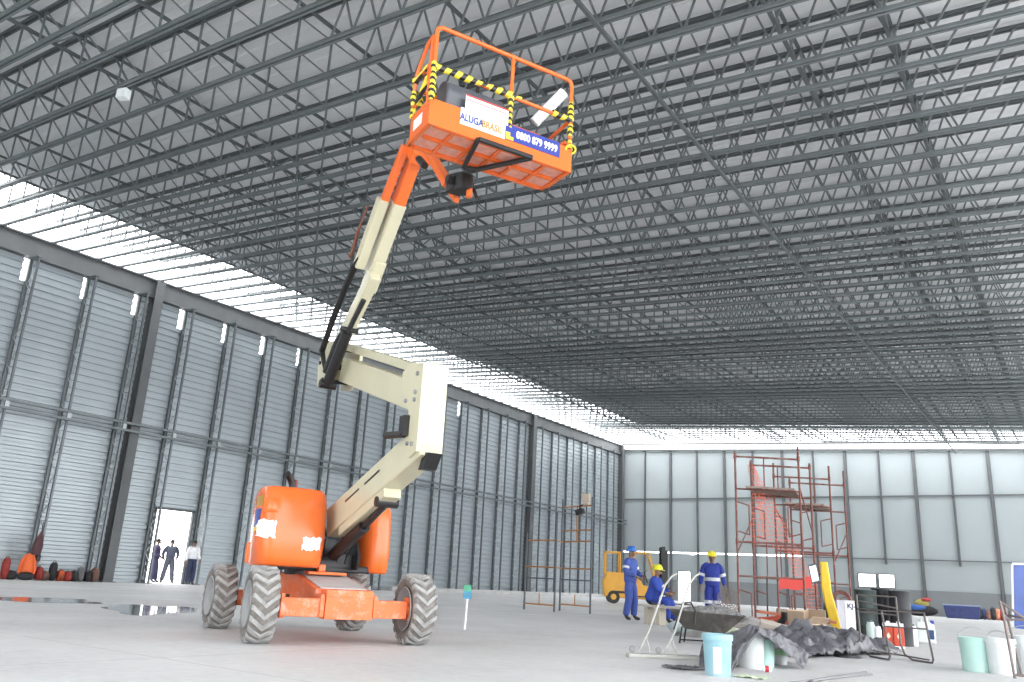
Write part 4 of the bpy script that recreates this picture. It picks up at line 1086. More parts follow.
    p = gp(843, 20.9); e = empty('hose_coil', p+Vector((0, 0, 0)), to_cam(p)+R(90), 'dark red coil on a stand showing above the white carton', 'coil')
    mb = MB(); mb.lathe([(.16, -.05), (.24, -.06), (.26, 0), (.24, .06), (.16, .05)], 24, Matrix.Translation((0, 0, .74))@Matrix.Rotation(R(90), 4, 'X'), closed=True); mb.build('coil', red, e, smooth=True)
    mb = MB(); mb.bar((-.2, 0, 0), (0, 0, .62), .04, .04, (0, 1, 0)); mb.bar((.2, 0, 0), (0, 0, .62), .04, .04, (0, 1, 0)); mb.build('stand', red, e)
    # small tower near the left wall
    dk = mat('dark_grey_tube', (.09, .105, .12), .5, .3); orr = mat('orange_brown_tube', (.45, .2, .07), .6, .1, .2, 8)
    cs = [gp(524, 24.6), gp(554, 23.6), gp(559.5, 24.9), gp(590, 23.7)]
    hs = [2.25, 2.85, 3.35, 3.35]
    e = empty('scaffold_tower', cs[0], 0, 'slim grey scaffold tower with orange crossbars standing before the far half of the left wall', 'scaffold tower')
    L_ = [c-cs[0] for c in cs]
    for v, h in zip(L_, hs):
        mb = MB(); mb.tube([v, v+Vector((0, 0, h))], .03, 10); mb.build('standard', dk, e, smooth=True)
    bars = [(0, 1, (.18, 1.25, 2.02)), (2, 3, (.2, 1.25, 2.05, 2.38, 3.1)), (1, 2, (1.25, 2.03))]
    for i, j, zs in bars:
        for z in zs:
            mb = MB(); mb.tube([L_[i]+Vector((0, 0, z)), L_[j]+Vector((0, 0, z))], .022, 8); mb.build('crossbar', orr, e, smooth=True)
    for i, j in ((0, 1), (2, 3)):
        mb = MB(); mb.tube([L_[i]+Vector((0, 0, .92)), L_[j]+Vector((0, 0, .92))], .018, 8); mb.build('crossbar', dk, e, smooth=True)
        m = L_[i].lerp(L_[j], .5); mb = MB(); mb.tube([m+Vector((0, 0, .2)), m+Vector((0, 0, .5))], .018, 8)
        if i == 2: mb.tube([m+Vector((0, 0, 2.06)), m+Vector((0, 0, 3.1))], .018, 8)
        mb.build('strut', orr, e, smooth=True)
    e2 = empty('work_light', cs[2]+(cs[3]-cs[2])*.8+Vector((0, 0, 3.12)), 0, 'pale work lamp with a black hood clamped on top of the slim scaffold tower', 'lamp')
    mb = MB(); mb.box((-.1, -.06, 0), (.1, .06, .09)); mb.box((-.14, -.05, .09), (.12, .05, .34)); mb.build('bracket', mat('dusty_brass', (.5, .42, .33), .6), e2, bevel=.02)
    mb = MB(); mb.box((-.38, -.12, -.2), (-.14, .1, -.04), Matrix.Rotation(R(-20), 4, 'Y')); mb.build('lamp_hood', M['black'], e2, bevel=.02)
    mb = MB(); mb.tube([(-.05, 0, .05), (-.25, 0, -.05)], .02, 8); mb.build('arm', M['black'], e2)

def bucket(name, label, p, r, h, m, handle=True, lid=None, rim=True, group=None, rz=0, lab=None):
    b = empty(name, p, rz, label, 'bucket', group)
    mb = MB(); prof = [(0, 0), (r*.86, 0), (r*.88, .01), (r*.985, h*.8), (r*1.03, h*.8), (r*1.03, h*.83), (r*.99, h*.83), (r*.995, h*.92), (r*1.04, h*.92), (r*1.05, h), (r*.98, h), (r*.96, h*.93), (r*.84, .02), (0, .02)]
    mb.lathe(prof, 32); mb.build('tub', m, b, smooth=True)
    if lid:
        mb = MB(); mb.lathe([(0, h+.012), (r*.85, h+.012), (r*.9, h+.025), (r*1.08, h+.022), (r*1.09, h-.035), (r*1.06, h-.035), (r*1.05, h+.0), (0, h-.004)], 32); mb.build('lid', lid, b, smooth=True)
    if handle:
        mb = MB(); pts = [(r*1.04*math.cos(a), -.02-.0*math.sin(a), h*.88+r*.95*math.sin(a)) for a in [math.pi*k/16 for k in range(17)]]
        mb.tube(pts, .006, 6); mb.build('handle', M['chrome2'], b, smooth=True)
    if lab:
        mb = MB(); mb.grid(lambda u, v: Vector(((r*(.9+.1*v*.75)+.004)*math.cos(lab[0]+lab[1]*u), (r*(.9+.1*v*.75)+.004)*math.sin(lab[0]+lab[1]*u), h*(.08+.66*v))), 10, 4, .002); mb.build('label_sheet', M['white'], b, smooth=True)
    return b

def tarp_pile():
    tm = mat('grey_plastic_sheet', (.115, .115, .13), .42, 0, .3, 5, bump=.5)
    q = random.Random(21)
    def noise(x, y, s):
        from mathutils import noise as nz
        return nz.noise(Vector((x*s, y*s, s*3.1)))
    # long crumpled sheet over the rubble
    A, B = gp(758, 11.4), gp(857, 13.4); X = (B-A); Y = Vector((-X.y, X.x, 0)).normalized()*1.5
    def h(u, v):
        e = min(1, 4*u*(1-u)+.02)**.7*min(1, 4*v*(1-v)+.0)**.6
        return e
    def fn(u, v):
        p = A+X*u+Y*(v-.5)
        p += Vector((noise(u*3, v*3, 1.7), noise(u*3+9, v*3, 1.9), 0))*.12
        z = .02+h(u, v)*(.16+.10*math.sin(4.4*u-1.2)+.2*abs(noise(u*5, v*4, 1.3)))+.13*abs(noise(u*11, v*6, 1.5))+.075*abs(noise(u*26, v*13, 1.2))
        return Vector((p.x, p.y, max(.012, z)))
    mb = MB(); mb.grid(fn, 90, 40); o = mb.build('plastic_sheet', tm, None, smooth=True, angle=30)
    md = o.modifiers.new('solid', 'SOLIDIFY'); md.thickness = .006; md.offset = 1
    tag(o, 'large crumpled grey plastic sheet over the rubble, in front of the scaffold', 'plastic sheet')
    # draped sheet over the white tubs in front
    def ip(px, py, d):
        r = [(.8293872, .55640306, .05032395), (.11679983, -.26077871, .95830698), (-.54632835, .78892972, .2812743)]
        return CAM+d*((px-512)/FPX*Vector(r[0])-(py-341)/FPX*Vector(r[1])+Vector(r[2]))
    def sheet(rows, nu, nv, label, seed, amp=.03):
        G = [[ip(*c) for c in row] for row in rows]
        def lin(L_, t):
            f = t*(len(L_)-1); k = min(int(f), len(L_)-2); return L_[k].lerp(L_[k+1], f-k)
        def fn(u, v):
            p = lin([lin(row, u) for row in G], v)
            n = noise(u*7+seed, v*5, 1.3)*amp+noise(u*19+seed, v*8, 1.1)*amp*.6
            return Vector((p.x+n*.8, p.y-n*.8, max(.012, p.z+n*.7)))
        mb = MB(); mb.grid(fn, nu, nv); o = mb.build('plastic_sheet', tm, None, smooth=True, angle=35)
        md = o.modifiers.new('solid', 'SOLIDIFY'); md.thickness = .005; md.offset = 1
        tag(o, label, 'plastic sheet')
    sheet([[(708, 642, 10.1), (722, 640, 10.1), (740, 634, 10.0), (752, 627, 9.9), (762, 630, 9.9)],
           [(703, 641, 9.4), (718, 637, 9.3), (735, 631, 9.1), (749, 625, 8.95), (760, 627, 9.0)],
           [(700, 652, 8.95), (716, 652, 8.8), (733, 650, 8.7), (746, 643, 8.7), (758, 632, 8.8)],
           [(698, 671, 8.62), (712, 674, 8.45), (730, 675, 8.45), (737, 663, 8.6), (751, 641, 8.85)]], 46, 30, 'dark plastic sheet draped over the white tub, behind the pale blue bucket', 2)
    sheet([[(758, 629, 10.0), (774, 636, 10.1), (794, 645, 10.2), (812, 656, 10.3)],
           [(754, 625, 9.0), (772, 631, 9.2), (791, 641, 9.5), (809, 655, 9.6)],
           [(757, 632, 8.85), (771, 641, 8.98), (788, 654, 9.25), (804, 669, 9.3)]], 40, 16, 'strip of dark plastic sheet sloping down to the right from the white tub', 6)
    def flap(px0, px1, d0, d1, label, seed, zz=.03):
        a, b = gp(px0, d0), gp(px1, d1)
        s = (b-a); n_ = Vector((-s.y, s.x, 0)).normalized()
        mb = MB(); mb.grid(lambda u, v: a+s*u+n_*(v-.5)*(.36*math.sin(math.pi*min(.97, max(.06, u))))+Vector((0, 0, .012+zz*abs(noise(u*6+seed, v*4, 1.3)))), 24, 8)
        o = mb.build('plastic_scrap', tm, None, smooth=True); md = o.modifiers.new('solid', 'SOLIDIFY'); md.thickness = .005; md.offset = 1
        tag(o, label, 'plastic sheet')
    flap(662, 704, 8.7, 8.55, 'flat dark plastic scrap lying left of the pale blue bucket', 2)
    pass
    flap(838, 860, 11.8, 11.4, 'dark plastic strip on the floor at the right end of the crumpled sheet', 8)
    # tubs
    bl = mat('pale_blue_plastic', (.27, .48, .55), .35, 0, .06, 6, dirt=(.7, .72, .7), dirt_amt=.4)
    mint = mat('mint_plastic', (.42, .64, .59), .35, 0, .05, 6, dirt=(.75, .77, .74), dirt_amt=.4)
    wt = mat('milky_white_plastic', (.66, .70, .71), .4, 0, .04, 6, dirt=(.6, .6, .58), dirt_amt=.3)
    p = gp(718, 8.15)
    bucket('bucket', 'large pale blue bucket with a white label in the foreground', p, .142, .37, bl, False, bl, lab=(to_cam(p)-.30, .55))
    bucket('bucket', 'white tub half hidden under the dark plastic sheet', gp(751, 9.15), .155, .40, wt, False)
    bucket('bucket', 'mint green tub just right of the white tub under the sheet', gp(765, 9.35), .115, .31, mint, False)
    b = bucket('bucket', 'small white tub with a green lid edge, right of the mint tub', gp(781, 9.9), .085, .14, wt, False, mat('green_lid', (.35, .65, .35), .4))
    e = empty('paint_tin', gp(767, 8.75), .4, 'tiny red and white tin lying before the mint tub', 'tin')
    mb = MB(); mb.lathe([(0, -.045), (.03, -.045), (.032, -.04), (.032, .04), (.03, .045), (0, .045)], 18, Matrix.Translation((0, 0, .034))@Matrix.Rotation(R(90), 4, 'Y')); mb.build('can', M['white'], e, smooth=True)
    mb = MB(); mb.lathe([(.033, -.02), (.034, 0), (.033, .02)], 18, Matrix.Translation((0, 0, .034))@Matrix.Rotation(R(90), 4, 'Y')); mb.build('band', mat('tin_red', (.5, .04, .05), .4), e, smooth=True)
    a = gp(752, 8.1); mb = MB(); mb.grid(lambda u, v: a+Vector((.32*(u-.5), .22*(v-.5), .008+.03*abs(noise(u*5, v*5, 1.1)))), 14, 10, .004)
    tag(mb.build('paper_scrap', mat('pale_green_paper', (.6, .68, .5), .8, 0, .15, 12), None, smooth=True), 'crumpled pale green paper on the floor in front of the white tub', 'paper')
    # right hand buckets
    p = gp(977, 10.3)
    bucket('bucket', 'mint green bucket with raised wire handle, leftmost of the three at the right edge', p, .175, .41, mint, True, None, rz=to_cam(p)+R(90))
    p = gp(1003, 10.1)
    bucket('bucket', 'white bucket with wire handle standing right of the mint green one', p, .165, .40, wt, True, wt, rz=to_cam(p)+R(60))
    p = gp(1029, 10.3)
    bucket('bucket', 'white bucket cut by the right edge of the view, behind the metal frame', p, .185, .46, wt, True, None, rz=to_cam(p)+R(80))

def rubble():
    br = mat('brick_rubble', (.34, .24, .19), .9, 0, .3, 9); cb = mat('cardboard_brown', (.48, .36, .26), .85, 0, .12, 6); gd = mat('grey_debris', (.36, .35, .34), .95, 0, .25, 7, bump=.4)
    from mathutils import noise as nz
    # low heap of debris
    A = gp(762, 15.0); 
    def heap(c, rx, ry, h, name, label, m, seed):
        mb = MB(); N = 40
        def fn(u, v):
            a = 2*math.pi*u; r = v
            k = nz.noise(Vector((math.cos(a)*1.3+seed, math.sin(a)*1.3, r*2)))
            x, y = rx*r*(1+.2*k)*math.cos(a), ry*r*(1+.2*k)*math.sin(a)
            z = h*(1-r**1.6)*(1+.35*nz.noise(Vector((x*4+seed, y*4, 0))))+.04*nz.noise(Vector((x*13, y*13, seed)))*(1-r)
            return Vector((x, y, max(0, z)))
        mb.grid(fn, N, 14); bmesh.ops.remove_doubles(mb.bm, verts=mb.bm.verts[:], dist=.0005)
        o = mb.build(name, m, None, smooth=True, angle=25); o.location = c; o.rotation_euler.z = to_cam(c); tag(o, label, 'rubble', kind='stuff'); return o
    heap(gp(758, 14.6), .7, 1.5, .34, 'debris_heap', 'grey brown heap of building rubble before the scaffold', gd, 3)
    heap(gp(803, 15.6), .5, 1.2, .42, 'debris_heap', 'right hand heap of building rubble below the bent yellow arm', gd, 9)
    # loose pieces, each its own
    q = random.Random(5)
    def slab(px, d, z, sx, sy, sz, rot, m, name, label, cat):
        mb = MB(); mb.box((-sx/2, -sy/2, -sz/2), (sx/2, sy/2, sz/2)); o = mb.build(name, m, None, bevel=.008); o.location = gp(px, d)+Vector((0, 0, z)); o.rotation_euler = rot; tag(o, label, cat); return o
    slab(772, 15.2, .33, .55, .3, .1, (R(8), R(-6), R(40)), mat('red_tray_plastic', (.5, .07, .03), .5), 'red_tray', 'bright red plastic tray on top of the rubble heap', 'tray')
    e = empty('carton', gp(808, 14.6)+Vector((0, 0, .34)), R(60), 'torn brown cardboard carton lying open on the rubble', 'carton')
    mb = MB(); mb.box((-.26, -.2, -.02), (.26, .2, 0)); mb.box((-.26, -.2, 0), (-.25, .2, .2)); mb.box((.25, -.2, 0), (.26, .2, .24)); mb.box((-.26, .19, 0), (.26, .2, .22)); mb.build('box', cb, e)
    mb = MB(); mb.prism([(-.26, -.2, 0), (.26, -.2, 0), (.22, -.36, .1), (-.2, -.34, .12)], (0, .008, .008)); mb.build('flap', cb, e)
    slab(776, 13.4, .26, .5, .3, .16, (R(10), R(12), R(20)), mat('pale_block', (.52, .46, .4), .9, 0, .12, 9), 'concrete_block', 'pale beige block lying on the rubble behind the grey sheet', 'block')
    slab(790, 16.3, .43, .46, .2, .2, (0, R(4), R(30)), br, 'brick_stack', 'brown brick coloured block behind the red tray', 'block')
    slab(797, 15.4, .42, 1.5, .12, .05, (R(3), R(5), R(35)), mat('rust_board', (.36, .12, .07), .8), 'rusty_board', 'long rust red board lying across the heap', 'board')
    for k, (px, d, z, rt, ln, lab) in enumerate(((748, 13.6, .27, 24, 1.4, 'grey weathered plank sloping down the left of the rubble'), (741, 14.2, .25, 40, 1.1, 'short grey plank beside the sloping one at the left of the rubble'), (756, 13.0, .24, 12, 1.2, 'dusty plank half under the grey sheet at the left of the rubble'))):
        slab(px, d, z, ln, .14, .03, (R(5), R(8), R(rt)), mat('grey_plank', (.34, .31, .29), .9, 0, .25, 8), 'plank', lab, 'plank')
    e = empty('work_boot', gp(784, 14.2)+Vector((0, 0, .36)), R(130), 'black work boot lying on top of the rubble', 'boot')
    mb = MB(); mb.tube([(-.06, 0, .16), (-.05, 0, .06), (.02, 0, .0), (.14, 0, -.02), (.2, 0, -.03)], [.055, .055, .06, .055, .03], 10); mb.build('upper', M['black'], e, smooth=True)
    mb = MB(); mb.prism([(-.11, -.05, -.07), (.22, -.05, -.07), (.22, -.05, -.045), (-.11, -.05, -.045)], (0, .1, 0)); mb.build('sole', M['dgrey'], e)
    # tangle mesh guard with bag
    p = gp(729.5, 15.2); e = empty('mesh_guard', p, to_cam(p)+R(90), 'round brown wire mesh guard leaning among the rubble, right of the middle worker', 'mesh guard')
    mt = mat('brown_wire', (.2, .16, .14), .6, .2)
    mb = MB(); c = Vector((0, 0, .66))
    for rr_ in (.05, .09, .13, .17, .2):
        mb.tube([c+Vector((rr_*math.cos(a), .05*(1-rr_/.2), rr_*1.1*math.sin(a))) for a in [2*math.pi*k/24 for k in range(25)]], .008, 5, cap=False)
    for k in range(14):
        a = 2*math.pi*k/14; mb.tube([c+Vector((0, .05, 0)), c+Vector((.2*math.cos(a), 0, .22*math.sin(a)))], .006, 5)
    mb.build('grille', mt, e); mb = MB(); mb.tube([(0, .03, .02), (0, .03, .46)], .02, 8); mb.tube([(-.15, 0, .01), (.15, .06, .01)], .02, 8); mb.build('stand', mt, e)
    p = gp(731, 14.1); mb = MB(); mb.sphere((0, 0, .2), .17, (1, .7, 1.1), 18, 12)
    for v in mb.bm.verts: v.co += Vector((nz.noise(v.co*9), nz.noise(v.co*9+Vector((5, 0, 0))), nz.noise(v.co*9+Vector((0, 7, 0)))))*.045
    o = mb.build('plastic_bag', mat('pale_lime_bag', (.7, .78, .55), .4, 0, .15, 9), None, smooth=True); o.location = p; tag(o, 'small pale lime plastic bag below the round mesh guard', 'bag')
    p = gp(853, 13.2); mb = MB(); mb.sphere((0, 0, .11), .12, (1, .8, .9), 16, 10)
    for v in mb.bm.verts: v.co += Vector((nz.noise(v.co*11), nz.noise(v.co*11+Vector((5, 0, 0))), nz.noise(v.co*11+Vector((0, 7, 0)))))*.04
    o = mb.build('plastic_bag', mat('blue_bag', (.2, .35, .55), .5), None, smooth=True); o.location = p; tag(o, 'small blue plastic bag on the floor at the right end of the crumpled sheet', 'bag')

def bench_trough():
    pl = mat('pale_bench_plank', (.52, .48, .44), .85, 0, .15, 6)
    a, b = gp(645, 19.1), gp(704, 17.8); d = b-a
    e = empty('plank_bench', a, math.atan2(d.y, d.x), 'low plank bench on blocks that the seated worker sits on', 'bench'); w = d.length
    mb = MB(); mb.box((0, -.2, .38), (w, .16, .43)); mb.build('seat_plank', pl, e)
    for x in (.15, .5, w-.4):
        mb = MB(); mb.box((x-.06, -.14, 0), (x+.06, .1, .38)); mb.build('block', mat('pale_bench_block', (.5, .46, .38), .9), e, bevel=.01)
    # mixing trough on legs
    c = gp(707, 12.9); t = empty('mixing_trough', c, to_cam(c)+R(90), 'black mixing trough full of grey debris standing on thin legs', 'trough')
    dk = mat('grimy_black_trough', (.06, .055, .05), .7, 0, .3, 9, dirt=(.3, .28, .25), dirt_amt=.5)
    outer = [(-.62, .36), (-.58, .38), (.42, .38), (.62, .32)]
    mb = MB()
    top = [(-.58, -.3, .50), (.60, -.3, .46), (.60, .3, .46), (-.58, .3, .50)]; bot = [(-.34, -.2, .22), (.26, -.2, .17), (.26, .2, .17), (-.34, .2, .22)]
    ti = [(-.55, -.27, .50), (.57, -.27, .46), (.57, .27, .46), (-.55, .27, .50)]; bi = [(-.33, -.18, .25), (.25, -.18, .2), (.25, .18, .2), (-.33, .18, .25)]
    V = [[mb.bm.verts.new(p) for p in L_] for L_ in (bot, top, ti, bi)]
    mb.bm.faces.new(V[0][::-1])
    for A_, B_ in zip(V, V[1:]):
        for k in range(4): mb.bm.faces.new((A_[k], A_[(k+1)%4], B_[(k+1)%4], B_[k]))
    mb.bm.faces.new(V[3]); mb.build('basin', dk, t, bevel=.015)
    for x, y in ((-.42, -.16), (-.36, .18), (.1, -.18), (.12, .2)):
        mb = MB(); mb.tube([(x*.9, y, .25), (x, y*1.2, 0)], .014, 8); mb.build('leg', M['blackmetal'], t, smooth=True)
    mb = MB(); mb.tube([(-.42, -.19, .05), (.1, -.21, .06), (.3, -.2, .02)], .012, 6); mb.build('stretcher', M['blackmetal'], t)
    from mathutils import noise as nz
    mb = MB(); mb.grid(lambda u, v: Vector((-.53+1.08*u, -.25+.5*v, .44+.15*math.sin(math.pi*u)**.8*math.sin(math.pi*v)**.6*(.6+.6*u)+.05*nz.noise(Vector((u*9, v*6, 1)))+.03*nz.noise(Vector((u*22, v*14, 2))))), 40, 20)
    o = mb.build('debris', mat('grey_debris_mix', (.2, .2, .2), .9, 0, .4, 14, dirt=(.42, .42, .42), dirt_amt=.7, dscale=9), None, smooth=True, angle=25); o.matrix_world = Matrix.Translation(c)@Matrix.Rotation(t.rotation_euler.z, 4, 'Z'); tag(o, 'grey debris heaped in the black mixing trough', 'debris', kind='stuff')
    p = gp(688, 13.9); mb = MB(); mb.sphere((0, 0, .0), .26, (1.2, .8, .5), 20, 12)
    for v in mb.bm.verts: v.co += Vector((nz.noise(v.co*7), nz.noise(v.co*7+Vector((5, 0, 0))), nz.noise(v.co*7+Vector((0, 7, 0)))))*.06
    o = mb.build('cement_sack', mat('pale_blue_grey_sack', (.5, .6, .62), .7, 0, .15, 7), None, smooth=True); o.location = gp(684, 14.9)+Vector((0, 0, .14)); tag(o, 'pale blue grey sack behind the mixing trough', 'sack')
    # hoses hanging over the trough edge
    mb = MB(); M3 = o
    pts = [Vector((-.5, -.32, .2)), Vector((-.42, -.34, .42)), Vector((-.36, -.3, .6)), Vector((-.24, -.3, .62)), Vector((-.16, -.33, .48)), Vector((-.18, -.34, .3))]
    mb.tube(pts, .016, 8); ho = mb.build('hose', M['black'], None, smooth=True); ho.matrix_world = Matrix.Translation(c)@Matrix.Rotation(t.rotation_euler.z, 4, 'Z'); tag(ho, 'black hose looped over the rim of the mixing trough', 'hose')
    # screeding board with two long handles
    al = mat('pale_grey_paint', (.42, .42, .39), .5, .1, .08, 8)
    a, b = gp(628, 9.75), gp(700, 9.9); d = b-a
    s = empty('floor_float', a, math.atan2(d.y, d.x), 'long pale floor float board with two slanting handles in the foreground', 'floor float'); w = d.length
    mb = MB(); mb.prism([(0, -.05, .0), (w*.9, -.09, 0), (w, -.07, 0), (w, .11, 0), (.06, .11, 0), (-.02, .03, 0)], (0, 0, .045)); mb.build('board', al, s, bevel=.012)
    for x0, x1, tz in ((.13, .76, .98), (.46, 1.08, 1.0)):
        hx, hy = x0+.0, .02
        mb = MB(); mb.tube([(x0+.03, hy, .1), (x0+.16, hy+.06, .3), (x1-.13, hy+.4, tz-.13), (x1-.02, hy+.46, tz-.02), (x1+.06, hy+.48, tz+.02)], .0125, 8); h_ = mb.build('handle', al, s, smooth=True)
        mb = MB(); mb.tube([(x0+.12, hy+.05, .24), (x0+.15, hy-.02, .05)], .008, 6); mb.tube([(x0+.12, hy+.05, .24), (x0-.0, hy-.01, .05)], .01, 6); mb.build('fork', al, s, smooth=True)
        mb = MB(); mb.lathe([(0, -.012), (.035, -.01), (.04, 0), (.035, .01), (0, .012)], 18, Matrix.Translation((x0-.07, hy, .09))@Matrix.Rotation(R(90), 4, 'X')); mb.build('wheel', mat('grey_disc', (.24, .24, .24), .7), s, smooth=True)
    # signpost
    p = gp(464.5, 13.4); s = empty('marker_post', p, to_cam(p)+R(90), 'thin white post with green and blue paper at its top, right of the lift', 'marker post')
    mb = MB(); mb.tube([(0, 0, 0), (.02, 0, .66)], .018, 8); mb.build('post', M['white'], s, smooth=True)
    mb = MB(); mb.box((-.05, -.03, .48), (.08, -.022, .62)); mb.build('paper', mat('blue_paper', (.1, .35, .55), .6, 0, .3, 14), s)
    mb = MB(); mb.box((-.05, -.032, .60), (.07, -.022, .70)); mb.build('top_paper', mat('green_paper', (.12, .5, .3), .6, 0, .3, 14), s)
    # rods on the floor
    for px0, d0, px1, d1, r, lab in ((790, 7.7, 872, 9.1, .012, 'long thin steel rod lying on the floor at the lower right'), (812, 7.95, 866, 9.2, .016, 'second steel rod lying beside the long thin one')):
        a, b = gp(px0, d0, r), gp(px1, d1, r); mb = MB(); mb.tube([a, b], r, 8); tag(mb.build('steel_rod', mat('dull_rod', (.22, .22, .23), .5, .4), None, smooth=True), lab, 'rod')

def right_side():
    # sled shaped tubular frame
    c = gp(894.5, 11.5); e = empty('tube_frame', c, to_cam(c)+R(90), 'dark tubular steel frame on two bent skids in front of the black drums', 'metal frame')
    mt = mat('dark_rusty_tube', (.13, .115, .11), .5, .4, .2, 9)
    for x, dx in ((-.27, 0), (.27, .02)):
        mb = MB(); mb.tube([(x-.19, .55, .86), (x-.17, .52, .2), (x-.13, .45, .07), (x-.04, .2, .016), (x+.2, -.15, .016), (x+.215, -.17, .06), (x+.15, -.1, .66)], .014, 8); mb.build('skid', mt, e, smooth=True)
    for p, q_ in (((-.46, .55, .86), (.08, .55, .86)), ((-.46, .55, .78), (.08, .55, .70)), ((-.12, -.1, .66), (.42, -.1, .66)), ((-.1, -.12, .45), (.43, -.12, .45)), ((-.46, .53, .62), (.1, .53, .6)), ((-.3, .46, .09), (.45, .2, .03)), ((-.46, .55, .66), (-.12, -.1, .66)), ((.08, .55, .66), (.42, -.1, .66))):
        mb = MB(); mb.tube([p, q_], .011, 8); mb.build('cross_tube', mt, e, smooth=True)
    # drums
    dg = mat('dark_green_drum', (.03, .045, .043), .6, 0, .2, 4); kb = mat('black_drum', (.016, .018, .022), .55, 0, .2, 4)
    for px, d, r, h, m, lab in ((868.5, 15.6, .20, .98, dg, 'dark green drum, left of the three dark drums behind the tubular frame'), (885.5, 15.9, .19, 1.02, kb, 'black drum in the middle of the three dark drums'), (903, 15.4, .19, .99, kb, 'black drum, right of the three dark drums behind the tubular frame')):
        p = gp(px, d); dr = empty('drum', p, 0, lab, 'drum')
        mb = MB(); mb.lathe([(0, .01), (r*.96, .01), (r, 0), (r*1.02, .015), (r, .03), (r, h*.32), (r*1.03, h*.335), (r, h*.35), (r, h*.65), (r*1.03, h*.665), (r, h*.68), (r, h-.03), (r*1.03, h-.015), (r, h), (r*.95, h-.02), (0, h-.02)], 32); mb.build('shell', m, dr, smooth=True, angle=50)
        mb = MB(); mb.lathe([(0, h-.005), (.03, h-.005), (.03, h-.02), (0, h-.02)], 12, Matrix.Translation((r*.55, 0, 0))); mb.build('bung', M['steel'], dr)
    rd = mat('red_carton', (.62, .08, .04), .5, 0, .06, 6)
    for px, d, lab in ((889.5, 14.6, 'red and white tin, left of the pair before the black drums'), (900, 14.5, 'red and white tin, right of the pair before the black drums')):
        p = gp(px, d); t = empty('paint_can', p, to_cam(p)+R(90), lab, 'tin')
        mb = MB(); mb.box((-.085, -.085, .04), (.085, .085, .36)); mb.build('body', rd, t, bevel=.01)
        mb = MB(); mb.box((-.086, -.086, .36), (.086, .086, .42)); mb.box((-.084, -.084, 0), (.084, .084, .04)); mb.lathe([(0, .45), (.03, .45), (.03, .42), (0, .42)], 12); mb.build('cap_band', M['white'], t)
        mb = MB(); mb.prism([(-.035, -.087, .2), (0, -.087, .15), (.035, -.087, .2), (0, -.087, .26)], (0, .004, 0)); mb.build('mark', mat('cream_mark', (.85, .75, .55), .5), t)
    for px, d, r, h, m, nm, lab in ((872, 14.5, .075, .42, mat('pale_green_can', (.5, .62, .58), .5), 'can', 'tall pale green can in front of the dark green drum'), (879, 14.2, .06, .36, M['whiteplastic'], 'can', 'slim white can between the green can and the red tins'), (914, 15.6, .08, .36, M['whiteplastic'], 'can', 'white can partly behind the right hand drum')):
        p = gp(px, d); t = empty('paint_can', p, 0, lab, 'can')
        mb = MB(); mb.lathe([(0, 0), (r, 0), (r*1.02, .01), (r, .02), (r, h*.85), (r*.8, h*.93), (r*.8, h), (0, h)], 24); mb.build('can', m, t, smooth=True)
        mb = MB(); mb.lathe([(0, h+.03), (r*.45, h+.03), (r*.45, h), (0, h)], 16); mb.build('cap', M['dgrey'], t, smooth=True)
    # jerrycan
    p = gp(927, 17.0); j = empty('jerrycan', p, to_cam(p)+R(90), 'white plastic jerrycan with a dark blue label, right of the tubular frame', 'jerrycan')
    mb = MB(); mb.prism([(-.17, -.1, 0), (.17, -.1, 0), (.17, -.1, .34), (.08, -.1, .42), (-.17, -.1, .42)], (0, .2, 0)); mb.build('body', M['whiteplastic'], j, bevel=.03, seg=3)
    mb = MB(); mb.tube([(-.08, 0, .40), (-.08, 0, .48), (.02, 0, .48), (.06, 0, .42)], .02, 8); mb.build('handle', M['whiteplastic'], j, smooth=True)
    mb = MB(); mb.lathe([(0, .45), (.04, .45), (.04, .38), (0, .38)], 14, Matrix.Translation((.13, 0, .0))); mb.build('cap', M['bluesign'], j)
    mb = MB(); mb.box((.02, -.106, .08), (.15, -.101, .26)); mb.build('label_sheet', mat('navy_label', (.03, .07, .2), .5, 0, .3, 20), j)
    # carton with letters
    p = gp(849.5, 19.2); c = empty('carton', p, to_cam(p)+R(98), 'tall white carton with black letters behind the tubular frame', 'carton')
    mb = MB(); mb.box((-.27, -.25, 0), (.29, .25, .76)); mb.build('box', mat('lilac_white_carton', (.62, .62, .68), .7, 0, .06, 5), c, bevel=.008)
    mb = MB(); mb.box((-.10, -.262, .12), (.285, -.251, .75)); f_ = mb.build('front_sheet', M['white'], c)
    text('lettering', 'KJ-C', .15, M['lettering_d'], f_, frame_mtx((.09, -.264, .63), (1, 0, 0), (0, -1, 0)))
    # bent yellow arm with panel
    p = gp(835.5, 17.2); y = empty('yellow_machine_arm', p, to_cam(p)+R(90), 'tall bent yellow arm with a grey mirror panel on its left, among the rubble', 'machine arm')
    S_ = .0225
    def px_(x, yy): return ((x-833)*S_, 0, (629-yy)*S_*1.03)
    prof = [px_(823, 563), px_(829.5, 562.5), px_(831, 575), px_(832, 590), px_(836, 606), px_(839.5, 628), px_(831, 629), px_(828, 612), px_(825, 598), px_(823, 585)]
    mb = MB(); mb.prism([(a, -.1, b) for a, _, b in prof], (0, .2, 0)); mb.build('arm', M['yellow'], y, bevel=.03, seg=3)
    mb = MB(); mb.prism([(a, -.05, b) for a, _, b in (px_(824, 599), px_(827, 606), px_(830, 628), px_(825.5, 628.5), px_(823.5, 612))], (0, .12, 0)); mb.build('inner_strut', M['black'], y, bevel=.01)
    mb = MB(); mb.prism([(a, -.06, b) for a, _, b in (px_(812, 566), px_(820, 564), px_(822.5, 581), px_(814.5, 583))], (0, .05, 0)); pn = mb.build('mirror_panel', M['dgrey'], y, bevel=.012)
